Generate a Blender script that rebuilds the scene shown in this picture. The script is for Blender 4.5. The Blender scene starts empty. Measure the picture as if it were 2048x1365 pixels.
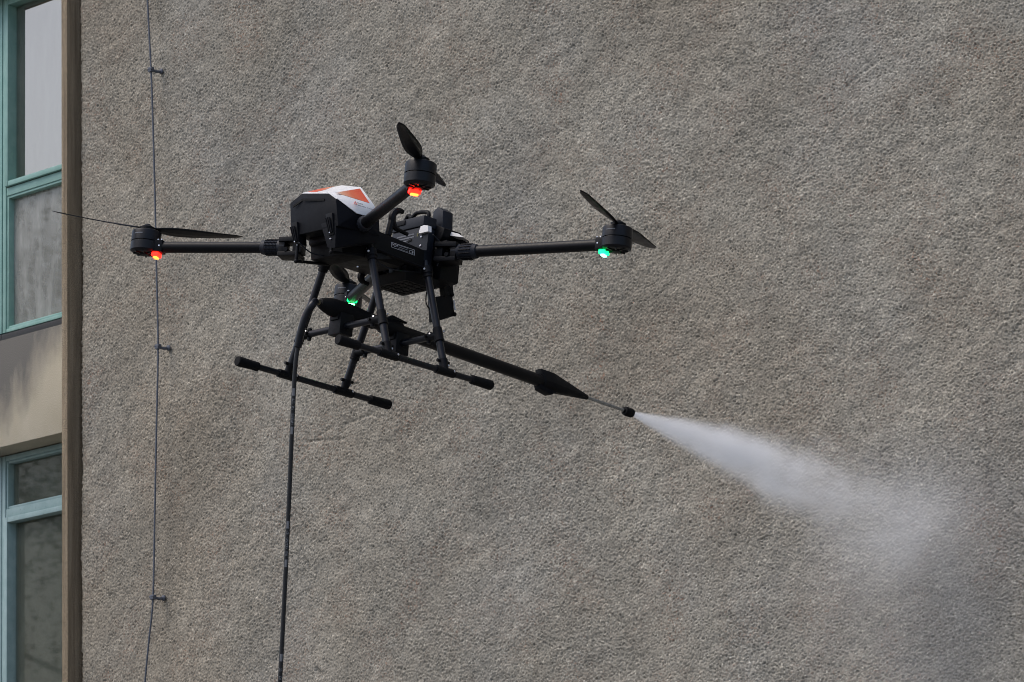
import bpy, bmesh, math, random
import numpy as np
from mathutils import Vector, Matrix
random.seed(5)
sc = bpy.context.scene
col = sc.collection

# ------------------------------------------------------------------ camera, sky, sun, exposure
CAM_H = 1.6
FPX, PITCH, ROLL = 8267.28, 0.20127, -0.02312           # focal length in photo pixels (2048 wide)
right0 = Vector((1, 0, 0)); fwd = Vector((0, math.cos(PITCH), math.sin(PITCH))); up0 = Vector((0, -math.sin(PITCH), math.cos(PITCH)))
cr, sr = math.cos(ROLL), math.sin(ROLL)
c_right = right0 * cr + up0 * sr
c_up = up0 * cr - right0 * sr
CAMP = Vector((0, 0, CAM_H))
cam = bpy.data.cameras.new('camera'); camo = bpy.data.objects.new('camera', cam); col.objects.link(camo)
m = Matrix((c_right, c_up, -fwd)).transposed().to_4x4(); m.translation = CAMP
camo.matrix_world = m
cam.sensor_width = 36; cam.lens = FPX / 2048 * 36
cam.clip_start = 0.1; cam.clip_end = 2000
cam.dof.use_dof = True; cam.dof.focus_distance = 11.0; cam.dof.aperture_fstop = 36
sc.camera = camo

SUN_EL, SUN_AZ = math.radians(60), math.radians(262)     # azimuth clockwise from +Y: the sun stands behind the camera on the left
world = bpy.data.worlds.new('World'); sc.world = world; world.use_nodes = True
wn = world.node_tree.nodes; bg = wn['Background']
sky = wn.new('ShaderNodeTexSky'); sky.sky_type = 'NISHITA'; sky.sun_disc = False
sky.sun_elevation = SUN_EL; sky.sun_rotation = SUN_AZ; sky.air_density = 1.0; sky.dust_density = 4.0; sky.ozone_density = 1.0
world.node_tree.links.new(sky.outputs[0], bg.inputs[0]); bg.inputs[1].default_value = 0.15
sun = bpy.data.lights.new('sun', 'SUN'); sun.energy = 0.7; sun.angle = math.radians(40); sun.color = (1, .97, .94)
suno = bpy.data.objects.new('sun', sun); col.objects.link(suno)
sdir = Vector((math.sin(SUN_AZ) * math.cos(SUN_EL), math.cos(SUN_AZ) * math.cos(SUN_EL), math.sin(SUN_EL)))
suno.rotation_euler = sdir.to_track_quat('Z', 'Y').to_euler()
sc.view_settings.view_transform = 'Standard'; sc.view_settings.look = 'None'
sc.view_settings.exposure = 0.44; sc.view_settings.gamma = 1; sc.view_settings.use_curve_mapping = False
sc.render.engine = 'CYCLES'
sc.cycles.volume_bounces = 12; sc.cycles.volume_step_rate = 1.0; sc.cycles.max_bounces = 12
sc.cycles.use_denoising = True; sc.cycles.filter_width = 1.0

# ------------------------------------------------------------------ pixel rays and the two frames (facade, drone)
def ray(px, py):
    return c_right * ((px - 1024) / FPX) - c_up * ((py - 682.5) / FPX) + fwd
FAC = 0.81678
W_DIR = Vector((math.cos(FAC), -math.sin(FAC), 0))        # along the wall, to the right
N_DIR = Vector((-math.sin(FAC), -math.cos(FAC), 0))       # out of the wall
WALL_D = -8.994
U0 = -11.92
B_ORG = N_DIR * WALL_D + W_DIR * U0                       # wall frame origin on the ground
def on_wall(px, py, h=0.0):
    """pixel -> (x along the wall, height) on the plane h metres in front of the stucco"""
    r = ray(px, py); t = (WALL_D + h) / r.dot(N_DIR); P = CAMP + r * t
    return (P.dot(W_DIR) - U0, P.z)
DRONE_POS = CAMP + Vector((-.34138, 10.49095, 2.41723))
DRONE_ROT = (Matrix.Rotation(.73082, 3, 'Z') @ Matrix.Rotation(.11858, 3, 'Y') @ Matrix.Rotation(.03077, 3, 'X'))
D_INV = DRONE_ROT.transposed()
def loc(px, py, x=None, y=None, z=None):
    """pixel -> drone-frame point on the plane x=, y= or z="""
    o = D_INV @ (CAMP - DRONE_POS); g = D_INV @ ray(px, py)
    i, v = (0, x) if x is not None else (1, y) if y is not None else (2, z)
    return o + g * ((v - o[i]) / g[i])

# ------------------------------------------------------------------ materials
def nodes(name):
    mt = bpy.data.materials.new(name); mt.use_nodes = True
    nt = mt.node_tree; return mt, nt, nt.nodes['Principled BSDF'], nt.nodes, nt.links.new
def tex(n, L, kind, vec, scale, detail=4, rough=.55, **kw):
    t = n.new(kind); t.inputs['Scale'].default_value = scale
    if kind == 'ShaderNodeTexNoise':
        t.inputs['Detail'].default_value = detail; t.inputs['Roughness'].default_value = rough
    if vec is not None: L(vec, t.inputs['Vector'])
    return t
def ramp(n, L, fac, stops):
    r = n.new('ShaderNodeValToRGB'); e = r.color_ramp.elements
    while len(e) < len(stops): e.new(.5)
    for k, (p, c) in enumerate(stops):
        e[k].position = p; e[k].color = (c, c, c, 1) if not hasattr(c, '__len__') else (*c, 1)
    L(fac, r.inputs[0]); return r.outputs[0]
def mixc(n, L, fac, a, b, mode='MIX'):
    mx = n.new('ShaderNodeMix'); mx.data_type = 'RGBA'; mx.blend_type = mode
    for sock, v in ((mx.inputs[0], fac), (mx.inputs[6], a), (mx.inputs[7], b)):
        if hasattr(v, 'is_output'): L(v, sock)
        elif hasattr(v, '__len__'): sock.default_value = (*v, 1)
        else: sock.default_value = v
    return mx.outputs[2]
def math_(n, L, op, a, b=0.0, c=None, clamp=False):
    q = n.new('ShaderNodeMath'); q.operation = op; q.use_clamp = clamp
    for k, v in enumerate((a, b) if c is None else (a, b, c)):
        if hasattr(v, 'is_output'): L(v, q.inputs[k])
        else: q.inputs[k].default_value = v
    return q.outputs[0]
def bump(n, L, h, strength, dist, bsdf):
    b = n.new('ShaderNodeBump'); b.inputs['Strength'].default_value = strength; b.inputs['Distance'].default_value = dist
    L(h, b.inputs['Height']); L(b.outputs[0], bsdf.inputs['Normal'])

def worn(name, base, rough=.5, var=.18, scale=60, metal=0.0, bstr=.15, spec=.5, coat=0.0):
    """painted / moulded surface with slight mottling and grain"""
    mt, nt, p, n, L = nodes(name)
    co = n.new('ShaderNodeTexCoord').outputs['Object']
    a = tex(n, L, 'ShaderNodeTexNoise', co, scale, 5)
    b = tex(n, L, 'ShaderNodeTexNoise', co, scale * 9, 2)
    lo = tuple(c * (1 - var) for c in base); hi = tuple(min(1, c * (1 + var)) for c in base)
    L(ramp(n, L, a.outputs[0], [(.3, lo), (.7, hi)]), p.inputs['Base Color'])
    L(ramp(n, L, a.outputs[0], [(.25, max(0, rough - .1)), (.75, min(1, rough + .1))]), p.inputs['Roughness'])
    p.inputs['Metallic'].default_value = metal; p.inputs['Specular IOR Level'].default_value = spec
    p.inputs['Coat Weight'].default_value = coat
    if bstr: bump(n, L, b.outputs[0], bstr, .0006, p)
    return mt
M = {}
M['plastic'] = worn('black_plastic', (.0026, .0031, .0045), .52, spec=.17)
M['plastic_grey'] = worn('dark_grey_plastic', (.0040, .0048, .0072), .58, spec=.11)
M['plastic_mid'] = worn('grey_battery_plastic', (.013, .016, .023), .5, spec=.25)
M['rubber'] = worn('black_rubber', (.003, .0033, .004), .75, spec=.2)
M['carbon'] = worn('carbon_tube', (.0035, .0038, .0052), .40, scale=140, spec=.2)
M['alu_black'] = worn('black_anodised_tube', (.0050, .0064, .0105), .36, bstr=.05, spec=.32)
M['motor'] = worn('motor_metal', (.0050, .0054, .0076), .42, metal=.0, spec=.28)
M['white'] = worn('white_hood_paint', (.80, .80, .80), .35, var=.03, bstr=.02)
M['steel'] = worn('bright_steel', (.62, .62, .64), .3, metal=1.0)
M['rod'] = worn('lance_rod_steel', (.30, .31, .31), .4, metal=.8)
M['print'] = worn('white_print', (.55, .57, .6), .6)
M['print_grey'] = worn('grey_print', (.12, .13, .15), .6)
M['print_dark'] = worn('dark_print', (.03, .035, .06), .6)
M['print_red'] = worn('red_print', (.65, .12, .09), .6)
M['cable'] = worn('weathered_zinc_cable', (.085, .095, .12), .55, metal=.2)
M['blade'] = worn('propeller_carbon', (.006, .006, .008), .4, spec=.3)

def orange_mat():
    mt, nt, p, n, L = nodes('orange_fade_print')
    a = n.new('ShaderNodeAttribute'); a.attribute_name = 'fade'
    L(ramp(n, L, a.outputs['Fac'], [(0, (.80, .80, .80)), (.18, (.72, .40, .26)), (.55, (.68, .15, .065)), (1, (.66, .085, .04))]), p.inputs['Base Color'])
    p.inputs['Roughness'].default_value = .35
    return mt
M['orange'] = orange_mat()

def lamp_mat(name, colr, strength):
    mt, nt, p, n, L = nodes(name)
    p.inputs['Base Color'].default_value = (*colr, 1)
    p.inputs['Emission Color'].default_value = (*colr, 1); p.inputs['Emission Strength'].default_value = strength
    return mt
M['red_led'] = lamp_mat('red_led', (1, .006, .003), 8)
M['red_core'] = lamp_mat('red_led_core', (1, .030, .004), 26)
M['green_led'] = lamp_mat('green_led', (.004, 1, .17), 2.6)
M['green_core'] = lamp_mat('green_led_core', (.09, 1, .26), 12)
def lens_mat(name, colr):
    mt, nt, p, n, L = nodes(name)
    p.inputs['Base Color'].default_value = (*colr, 1); p.inputs['Roughness'].default_value = .25
    p.inputs['Emission Color'].default_value = (*colr, 1); p.inputs['Emission Strength'].default_value = .5
    return mt

def stucco_mat(far=False):
    mt, nt, p, n, L = nodes('roughcast_render_far' if far else 'roughcast_render')
    co = n.new('ShaderNodeTexCoord').outputs['Object']
    big = tex(n, L, 'ShaderNodeTexNoise', co, 1.1, 4, .5)
    mid = tex(n, L, 'ShaderNodeTexNoise', co, 7, 5, .6)
    fine = tex(n, L, 'ShaderNodeTexNoise', co, 150, 3, .6)
    vor = tex(n, L, 'ShaderNodeTexVoronoi', co, 120)
    base = ramp(n, L, big.outputs[0], [(.33, (.262, .236, .192)), (.5, (.280, .262, .222)), (.66, (.282, .271, .242))])
    rt = n.new('ShaderNodeMapping'); rt.inputs['Rotation'].default_value = (0, math.radians(38), 0); rt.inputs['Scale'].default_value = (1, 1, 1); L(co, rt.inputs[0])
    r3 = n.new('ShaderNodeMapping'); r3.inputs['Scale'].default_value = (.8, 1, 2.8); L(rt.outputs[0], r3.inputs[0])
    streak = tex(n, L, 'ShaderNodeTexNoise', r3.outputs[0], 1, 5, .6)          # trowel sweeps, rising to the right
    base = mixc(n, L, 1.0, base, ramp(n, L, streak.outputs[0], [(.33, .86), (.5, 1.0), (.68, 1.13)]), 'MULTIPLY')
    patch = ramp(n, L, mid.outputs[0], [(.32, .88), (.5, 1.0), (.72, 1.12)])
    base = mixc(n, L, 1.0, base, patch, 'MULTIPLY')
    g = ramp(n, L, fine.outputs[0], [(.3, .80), (.5, 1.0), (.72, 1.18)])
    base = mixc(n, L, .85, base, g, 'MULTIPLY')
    at = n.new('ShaderNodeAttribute'); at.attribute_name = 'tone'; tn = at.outputs['Fac']
    if far:                                                   # no relief mesh there: pebbles from cells
        sc_ = n.new('ShaderNodeSeparateColor'); L(vor.outputs['Color'], sc_.inputs[0]); tn = sc_.outputs[0]
    base = mixc(n, L, 1.0, base, ramp(n, L, tn, [(0, .58), (.12, .80), (.5, 1.0), (.90, 1.22), (.97, 1.75)]), 'MULTIPLY')
    # brown dirt towards the cover strip and low down
    sx = n.new('ShaderNodeSeparateXYZ'); L(co, sx.inputs[0])
    dz_ = math_(n, L, 'ADD', math_(n, L, 'MULTIPLY_ADD', sx.outputs[0], -.55, 1.0), math_(n, L, 'MULTIPLY_ADD', sx.outputs[2], -.30, 1.15))
    dk_ = n.new('ShaderNodeMapRange'); L(math_(n, L, 'ADD', dz_, math_(n, L, 'MULTIPLY_ADD', streak.outputs[0], 1.6, -.8)), dk_.inputs[0]); dk_.inputs[1].default_value = .2; dk_.inputs[2].default_value = 1.6
    base = mixc(n, L, math_(n, L, 'MULTIPLY', dk_.outputs[0], .6), base, (.94, .84, .73), 'MULTIPLY')
    # a few rusty pebbles, gathered in patches
    r1 = math_(n, L, 'COMPARE', tn, .42, .045); rp = ramp(n, L, tex(n, L, 'ShaderNodeTexNoise', co, 4.5, 3).outputs[0], [(.46, 0), (.66, .65)])
    base = mixc(n, L, math_(n, L, 'MULTIPLY', r1, rp), base, (.25, .125, .075))
    # wall soaked round the impact of the jet and below it
    ix_, iz_ = on_wall(1900, 1090)
    wa = math_(n, L, 'POWER', math_(n, L, 'DIVIDE', math_(n, L, 'SUBTRACT', sx.outputs[0], ix_ + .12), .50), 2); wb = math_(n, L, 'POWER', math_(n, L, 'DIVIDE', math_(n, L, 'SUBTRACT', sx.outputs[2], iz_ - .10), .62), 2)
    wet = n.new('ShaderNodeMapRange'); wet.interpolation_type = 'SMOOTHSTEP'; L(math_(n, L, 'ADD', math_(n, L, 'ADD', wa, wb), math_(n, L, 'MULTIPLY_ADD', mid.outputs[0], 1.6, -.8)), wet.inputs[0])
    for i, v in ((1, .35), (2, 1.1), (3, 1), (4, 0)): wet.inputs[i].default_value = v
    base = mixc(n, L, math_(n, L, 'MULTIPLY', wet.outputs[0], .35), base, (.76, .77, .80), 'MULTIPLY')
    L(base, p.inputs['Base Color'])
    L(math_(n, L, 'MULTIPLY_ADD', wet.outputs[0], -.35, .9), p.inputs['Roughness']); p.inputs['Specular IOR Level'].default_value = .25
    bump(n, L, math_(n, L, 'MULTIPLY', vor.outputs['Distance'], -1.0) if far else fine.outputs[0], .9 if far else .35, .009 if far else .003, p)
    return mt
M['stucco'] = stucco_mat()
M['stucco_far'] = stucco_mat(True)

def strip_mat():
    mt, nt, p, n, L = nodes('weathered_brown_strip')
    tc = n.new('ShaderNodeTexCoord').outputs['Object']
    mp = n.new('ShaderNodeMapping'); mp.inputs['Scale'].default_value = (60, 60, 2.5); L(tc, mp.inputs[0])
    a = tex(n, L, 'ShaderNodeTexNoise', mp.outputs[0], 1, 5); b = tex(n, L, 'ShaderNodeTexNoise', tc, 320, 2)
    c = ramp(n, L, a.outputs[0], [(.3, (.155, .118, .074)), (.6, (.26, .205, .135)), (.8, (.33, .28, .21))])
    c = mixc(n, L, .9, c, ramp(n, L, b.outputs[0], [(.32, .5), (.68, 1.5)]), 'MULTIPLY')
    L(c, p.inputs['Base Color']); p.inputs['Roughness'].default_value = .85
    bump(n, L, b.outputs[0], .9, .004, p)
    return mt
M['strip'] = strip_mat()

def spandrel_mat():
    mt, nt, p, n, L = nodes('stained_spandrel_render')
    tc = n.new('ShaderNodeTexCoord').outputs['Object']
    sx = n.new('ShaderNodeSeparateXYZ'); L(tc, sx.inputs[0])
    mp = n.new('ShaderNodeMapping'); mp.inputs['Scale'].default_value = (9, 9, 3.5); L(tc, mp.inputs[0])
    st = tex(n, L, 'ShaderNodeTexNoise', mp.outputs[0], 1, 8, .62)
    fine = tex(n, L, 'ShaderNodeTexNoise', tc, 260, 3); mid = tex(n, L, 'ShaderNodeTexNoise', tc, 9, 4)
    # soot washed down from the sill: deeper the farther from the cover strip
    xr_ = on_wall(153, 682)[0] - .035; hs_ = .5 * (on_wall(0, 684)[1] + on_wall(127, 645)[1] - on_wall(0, 894.6)[1] - on_wall(127, 865.6)[1])
    q = math_(n, L, 'MULTIPLY_ADD', sx.outputs[2], 1 / hs_, math_(n, L, 'MULTIPLY_ADD', sx.outputs[0], -1.75, 1.75 * xr_ - .93))
    q = math_(n, L, 'ADD', q, math_(n, L, 'MULTIPLY_ADD', st.outputs[0], 1.0, -.5))
    k = n.new('ShaderNodeMapRange'); k.inputs[1].default_value = -.18; k.inputs[2].default_value = .36; L(q, k.inputs[0])
    base = ramp(n, L, mid.outputs[0], [(.3, (.43, .38, .28)), (.7, (.50, .45, .345))])
    base = mixc(n, L, math_(n, L, 'MULTIPLY', k.outputs[0], .92), base, (.105, .102, .096))
    base = mixc(n, L, .9, base, ramp(n, L, fine.outputs[0], [(.3, .6), (.7, 1.4)]), 'MULTIPLY')
    L(base, p.inputs['Base Color']); p.inputs['Roughness'].default_value = .92
    bump(n, L, fine.outputs[0], .5, .002, p)
    return mt
M['spandrel'] = spandrel_mat()
def frame_mat(name, a, b):
    mt, nt, p, n, L = nodes(name)
    tc = n.new('ShaderNodeTexCoord').outputs['Object']
    mid = tex(n, L, 'ShaderNodeTexNoise', tc, 22, 5); sp = tex(n, L, 'ShaderNodeTexNoise', tc, 240, 2)
    c = ramp(n, L, mid.outputs[0], [(.3, a), (.7, b)])
    c = mixc(n, L, ramp(n, L, sp.outputs[0], [(.66, 0), (.74, .7)]), c, (.10, .10, .09))
    L(c, p.inputs['Base Color']); p.inputs['Roughness'].default_value = .5
    bump(n, L, sp.outputs[0], .3, .001, p)
    return mt
M['teal'] = frame_mat('teal_window_paint', (.19, .355, .315), (.255, .43, .385))
M['teal_pale'] = frame_mat('pale_teal_window_paint', (.24, .355, .355), (.32, .44, .44))
M['gasket'] = worn('window_gasket', (.02, .022, .024), .7)
def glass_mat(name, film_lo, film_hi, film_col, ior=2.7):
    """single pane: clear with a Fresnel reflection, carrying a film of dirt that can also paint in glare"""
    mt = bpy.data.materials.new(name); mt.use_nodes = True; nt = mt.node_tree; n = nt.nodes; L = nt.links.new
    n.remove(n['Principled BSDF']); out = n['Material Output']
    tr = n.new('ShaderNodeBsdfTransparent'); tr.inputs[0].default_value = (.86, .9, .9, 1)
    gl = n.new('ShaderNodeBsdfGlossy'); gl.inputs['Roughness'].default_value = .02; gl.inputs['Color'].default_value = (1, .93, .83, 1)
    fr = n.new('ShaderNodeFresnel'); fr.inputs[0].default_value = ior
    mx = n.new('ShaderNodeMixShader'); L(fr.outputs[0], mx.inputs[0]); L(tr.outputs[0], mx.inputs[1]); L(gl.outputs[0], mx.inputs[2])
    df = n.new('ShaderNodeBsdfDiffuse'); df.inputs[0].default_value = (*film_col, 1)
    tc = n.new('ShaderNodeTexCoord').outputs['Object']
    mp = n.new('ShaderNodeMapping'); mp.inputs['Scale'].default_value = (13, 13, 4); L(tc, mp.inputs[0])
    a = tex(n, L, 'ShaderNodeTexNoise', mp.outputs[0], 1, 8, .68)
    f = ramp(n, L, a.outputs[0], [(.36, film_lo), (.68, film_hi)])
    m2 = n.new('ShaderNodeMixShader'); L(f, m2.inputs[0]); L(mx.outputs[0], m2.inputs[1]); L(df.outputs[0], m2.inputs[2])
    L(m2.outputs[0], out.inputs[0])
    return mt
M['glass_clean'] = glass_mat('window_glass', .04, .14, (.40, .39, .37), 4.6)
M['glass_dirt_glare'] = glass_mat('dirt_glare_window_glass', .20, .52, (.56, .57, .54), 1.7)  # dirt film, thickened to paint pale mirrored light into the pane
M['glass_dim'] = glass_mat('dusty_window_glass', .18, .32, (.21, .235, .20), 1.4)
M['blind'] = worn('pale_sky_backing', (.62, .60, .57), .9, var=.05, scale=14)  # pale cloth that adds the mirrored sky tone to the upper pane
M['drape'] = worn('grey_green_drape', (.26, .29, .24), .9, var=.12, scale=10)
M['drape_pale'] = worn('beige_drape', (.78, .75, .66), .9, var=.12, scale=10)
M['room'] = worn('room_paint', (.25, .25, .23), .9, var=.1, scale=3)
M['ground'] = worn('asphalt_ground', (.11, .11, .105), .9, var=.3, scale=2)

# ------------------------------------------------------------------ mesh helpers
class MB:
    """collects shapes; build() links them as ONE mesh object"""
    def __init__(s): s.bm = bmesh.new()
    def _add(s, bm2):
        me = bpy.data.meshes.new('t'); bm2.to_mesh(me); bm2.free(); s.bm.from_mesh(me); bpy.data.meshes.remove(me); return s
    def box(s, lo, hi, rot=None, bevel=0.0):
        b = bmesh.new(); bmesh.ops.create_cube(b, size=1)
        lo, hi = Vector(lo), Vector(hi); c = (lo + hi) / 2; d = hi - lo
        for v in b.verts: v.co = Vector((v.co.x * d.x, v.co.y * d.y, v.co.z * d.z))
        if bevel: bmesh.ops.bevel(b, geom=b.edges[:], offset=bevel, segments=2, affect='EDGES', profile=.6)
        for v in b.verts: v.co = (rot @ v.co if rot else v.co) + c
        return s._add(b)
    def hull(s, pts, bevel=0.0):
        b = bmesh.new()
        for q in pts: b.verts.new(q)
        r = bmesh.ops.convex_hull(b, input=b.verts[:])
        bmesh.ops.dissolve_limit(b, angle_limit=math.radians(3), verts=b.verts[:], edges=b.edges[:])
        if bevel: bmesh.ops.bevel(b, geom=b.edges[:], offset=bevel, segments=2, affect='EDGES', profile=.6, clamp_overlap=True)
        return s._add(b)
    def tube(s, pts, r, seg=20, cap=True):
        pts = [Vector(q) for q in pts]; n = len(pts); rs = r if hasattr(r, '__len__') else [r] * n
        b = s.bm; rings = []; up = None
        for i, q in enumerate(pts):
            d = (pts[min(i + 1, n - 1)] - pts[max(i - 1, 0)])
            if d.length < 1e-9: d = pts[i] - pts[i - 2] if i > 1 else pts[i + 2] - pts[i]
            d.normalize()
            if up is None: up = d.orthogonal().normalized()
            up = (up - d * up.dot(d)); up.normalize(); w = d.cross(up)
            rings.append([b.verts.new(q + (up * math.cos(t) + w * math.sin(t)) * rs[i]) for t in [2 * math.pi * k / seg for k in range(seg)]])
        for A_, B_ in zip(rings, rings[1:]):
            for k in range(seg):
                f = b.faces.new((A_[k], A_[(k + 1) % seg], B_[(k + 1) % seg], B_[k])); f.smooth = True
        if cap: b.faces.new(rings[0][::-1]); b.faces.new(rings[-1])
        return s
    def lathe(s, a, axis, prof, seg=28):
        """prof: (distance along axis, radius); doubled points make hard edges"""
        a = Vector(a); ax = Vector(axis).normalized()
        return s.tube_prof(a, ax, prof, seg)
    def tube_prof(s, a, ax, prof, seg):
        b = s.bm; u = ax.orthogonal().normalized(); w = ax.cross(u); prev = None
        first = None
        for (t, r) in prof:
            ring = [b.verts.new(a + ax * t + (u * math.cos(q) + w * math.sin(q)) * max(r, 1e-5)) for q in [2 * math.pi * k / seg for k in range(seg)]]
            if prev is not None:
                for k in range(seg):
                    f = b.faces.new((prev[k], prev[(k + 1) % seg], ring[(k + 1) % seg], ring[k])); f.smooth = True
            else: first = ring
            prev = ring
        b.faces.new(first[::-1]); b.faces.new(prev)
        return s
    def ball(s, c, r, sx=1, sy=1, sz=1, rot=None, seg=16):
        b = bmesh.new(); bmesh.ops.create_uvsphere(b, u_segments=seg, v_segments=seg // 2, radius=r)
        for v in b.verts:
            q = Vector((v.co.x * sx, v.co.y * sy, v.co.z * sz)); v.co = (rot @ q if rot else q) + Vector(c)
        for f in b.faces: f.smooth = True
        return s._add(b)
    def poly(s, pts, thick, nrm):
        nrm = Vector(nrm).normalized() * thick
        vs = [s.bm.verts.new(Vector(q)) for q in pts]; ws = [s.bm.verts.new(Vector(q) + nrm) for q in pts]
        s.bm.faces.new(vs[::-1]); s.bm.faces.new(ws)
        for k in range(len(pts)):
            j = (k + 1) % len(pts); s.bm.faces.new((vs[k], vs[j], ws[j], ws[k]))
        return s
    def build(s, name, mat, parent=None, off=None, smooth=True):
        bmesh.ops.recalc_face_normals(s.bm, faces=s.bm.faces[:])
        if off is not None:
            for v in s.bm.verts: v.co -= Vector(off)
        me = bpy.data.meshes.new(name); s.bm.to_mesh(me); s.bm.free(); me.materials.append(M[mat] if isinstance(mat, str) else mat)
        o = bpy.data.objects.new(name, me); col.objects.link(o)
        if smooth:
            for p in me.polygons: p.use_smooth = True
            me.set_sharp_from_angle(angle=math.radians(32))
        if parent is not None: o.parent = parent
        return o
def tag(o, label=None, cat=None, group=None, kind=None):
    for k, v in (('label', label), ('category', cat), ('group', group), ('kind', kind)):
        if v: o[k] = v
    return o
def empty(name, mw):
    o = bpy.data.objects.new(name, None); col.objects.link(o); o.empty_display_size = .1; o.matrix_world = mw; return o

# ------------------------------------------------------------------ ground
g = MB().box((-400, -400, -.3), (400, 400, 0)).build('ground', 'ground'); tag(g, kind='structure')

# ------------------------------------------------------------------ building: roughcast wall, cover strip, spandrels, windows
BM = Matrix((W_DIR, -N_DIR, Vector((0, 0, 1)))).transposed().to_4x4(); BM.translation = B_ORG
bld = empty('building', BM)     # local x along the wall, y into it, z up
tag(bld, 'weathered building with rough brown-grey stucco wall and a strip of teal windows on the left', 'building')

def fields(nx, nz, dx, dz, seed):
    """band-limited random relief from filtered white noise"""
    rs = np.random.RandomState(seed)
    fx = np.fft.fftfreq(nx, dx)[None, :]; fz = np.fft.fftfreq(nz, dz)[:, None]
    def band(wl, width=.45, stretch=1.0, ang=0.0):
        c, s_ = math.cos(ang), math.sin(ang)
        a = (fx * c + fz * s_) * stretch; b = -fx * s_ + fz * c
        fr = np.sqrt(a * a + b * b) + 1e-9
        H = np.exp(-(np.log(fr * wl) / width) ** 2)
        q = np.real(np.fft.ifft2(np.fft.fft2(rs.standard_normal((nz, nx))) * H)); return q / q.std()
    return band
def stucco_mesh(x0, x1, zlo, zhi, nx, nz):
    """relief grid; its lower and upper edges run from zlo[0] to zlo[1] and from zhi[0] to zhi[1]"""
    band = fields(nx, nz, .00325, .0031, 11)
    rs = np.random.RandomState(4)
    t = np.linspace(0, 1, nz)[:, None]; X = np.linspace(x0, x1, nx)[None, :] + 0 * t
    k = (X - x0) / (x1 - x0)
    Z = (zlo[0] + (zlo[1] - zlo[0]) * k) * (1 - t) + (zhi[0] + (zhi[1] - zhi[0]) * k) * t
    # thrown pebbles: the nearest of jittered seeds, each with its own height and tone
    dens = band(.16, .7); big = band(.10, .7, 1.6, math.radians(30)); wave = band(.7, .5); br1 = band(.011, .8); br2 = band(.028, .6, 1.3, math.radians(35))
    wx = X + .0012 * band(.02, .7); wz = Z + .0012 * band(.02, .7)
    def pebbles(size, seed):
        r2 = np.random.RandomState(seed); gx = wx / size; gz = wz / (size * .86) ; ix = np.floor(gx).astype(int); iz = np.floor(gz).astype(int)
        ox, oz = ix.min() - 1, iz.min() - 1; sh_ = (iz.max() - oz + 2, ix.max() - ox + 2)
        jx, jz, hh, tt = r2.rand(*sh_), r2.rand(*sh_), r2.rand(*sh_), r2.rand(*sh_)
        best = np.full(gx.shape, -9.0); tone = np.zeros(gx.shape)
        for a_ in (-1, 0, 1):
            for b_ in (-1, 0, 1):
                cx, cz = ix + a_, iz + b_; p, q = cz - oz, cx - ox
                d2 = (gx - cx - jx[p, q]) ** 2 + (gz - cz - jz[p, q]) ** 2
                v = .75 * hh[p, q] - 1.15 * d2
                m_ = v > best; best = np.where(m_, v, best); tone = np.where(m_, tt[p, q], tone)
        return best, tone
    p1, t1 = pebbles(.0062, 21); p2, t2 = pebbles(.0047, 22)
    mixw = 1 / (1 + np.exp(-2.5 * br2))
    peb = np.clip(p1 * mixw + p2 * .7 * (1 - mixw), -.9, .8)
    amp = .0046 * (1 + .15 * dens + .22 * band(.55, .6, 1.8, math.radians(30))).clip(.45, 1.6)
    holes = np.clip(band(.0105, .40, 1.25, math.radians(35)) - 1.05, 0, 2.2)      # scattered deeper pits
    edge = np.clip(np.minimum(np.minimum(t, 1 - t) * (nz * .003), (x1 - X)) / .15, 0, 1)
    h = peb * amp - holes * .0042 + br1 * .0004 + rs.standard_normal((nz, nx)) * .0005 + (big * .0008 + wave * .0020) * edge
    # gouges and knocks in the render
    for (pa, pb, wd, dp) in (((688, 850), (742, 828), .006, .006), ((612, 884), (690, 878), .005, .005), ((640, 872), (662, 856), .005, .004), ((1690, 175), (1760, 120), .006, .004), ((614, 1124), (619, 1138), .006, .013), ((606, 1140), (610, 1143), .005, .010), ((634, 1338), (640, 1346), .007, .012), ((1420, 800), (1470, 690), .008, .003)):
        (ax_, az_), (bx_, bz_) = on_wall(*pa), on_wall(*pb); dx_, dz_ = bx_ - ax_, bz_ - az_; l2 = dx_ * dx_ + dz_ * dz_
        u_ = np.clip(((X - ax_) * dx_ + (Z - az_) * dz_) / l2, 0, 1); d2_ = (X - ax_ - u_ * dx_) ** 2 + (Z - az_ - u_ * dz_) ** 2
        h = h - dp * np.exp(-d2_ / (wd * wd)) * (.7 + .3 * np.sin(u_ * 23))
    e = np.clip((X - x0) / .05, 0, 1)                         # the render rolls back towards the cover strip
    h = h * (.9 + .1 * e) - (.045 + .006 * br2) * (1 - np.sqrt(1 - (1 - e) ** 2))
    tone = np.where(mixw > .5, t1, t2)
    co = np.stack([X, -h, Z], -1).reshape(-1, 3).astype(np.float32)
    idx = np.arange(nx * nz).reshape(nz, nx)
    f = np.stack([idx[:-1, :-1], idx[:-1, 1:], idx[1:, 1:], idx[1:, :-1]], -1).reshape(-1, 4)
    me = bpy.data.meshes.new('stucco_wall')
    me.vertices.add(len(co)); me.vertices.foreach_set('co', co.ravel())
    me.loops.add(f.size); me.loops.foreach_set('vertex_index', f.ravel().astype(np.int32))
    me.polygons.add(len(f)); me.polygons.foreach_set('loop_start', np.arange(0, f.size, 4, dtype=np.int32))
    me.polygons.foreach_set('use_smooth', np.ones(len(f), dtype=bool))
    me.update(); me.validate()
    at = me.attributes.new('tone', 'FLOAT', 'POINT'); at.data.foreach_set('value', tone.ravel().astype(np.float32))
    return me
XS = on_wall(153, 682)[0]                                   # right side of the cover strip
SX0, SX1 = XS + .004, XS + 4.80
ZLO, ZHI = (3.30, 2.80), (6.20, 5.00)
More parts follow.
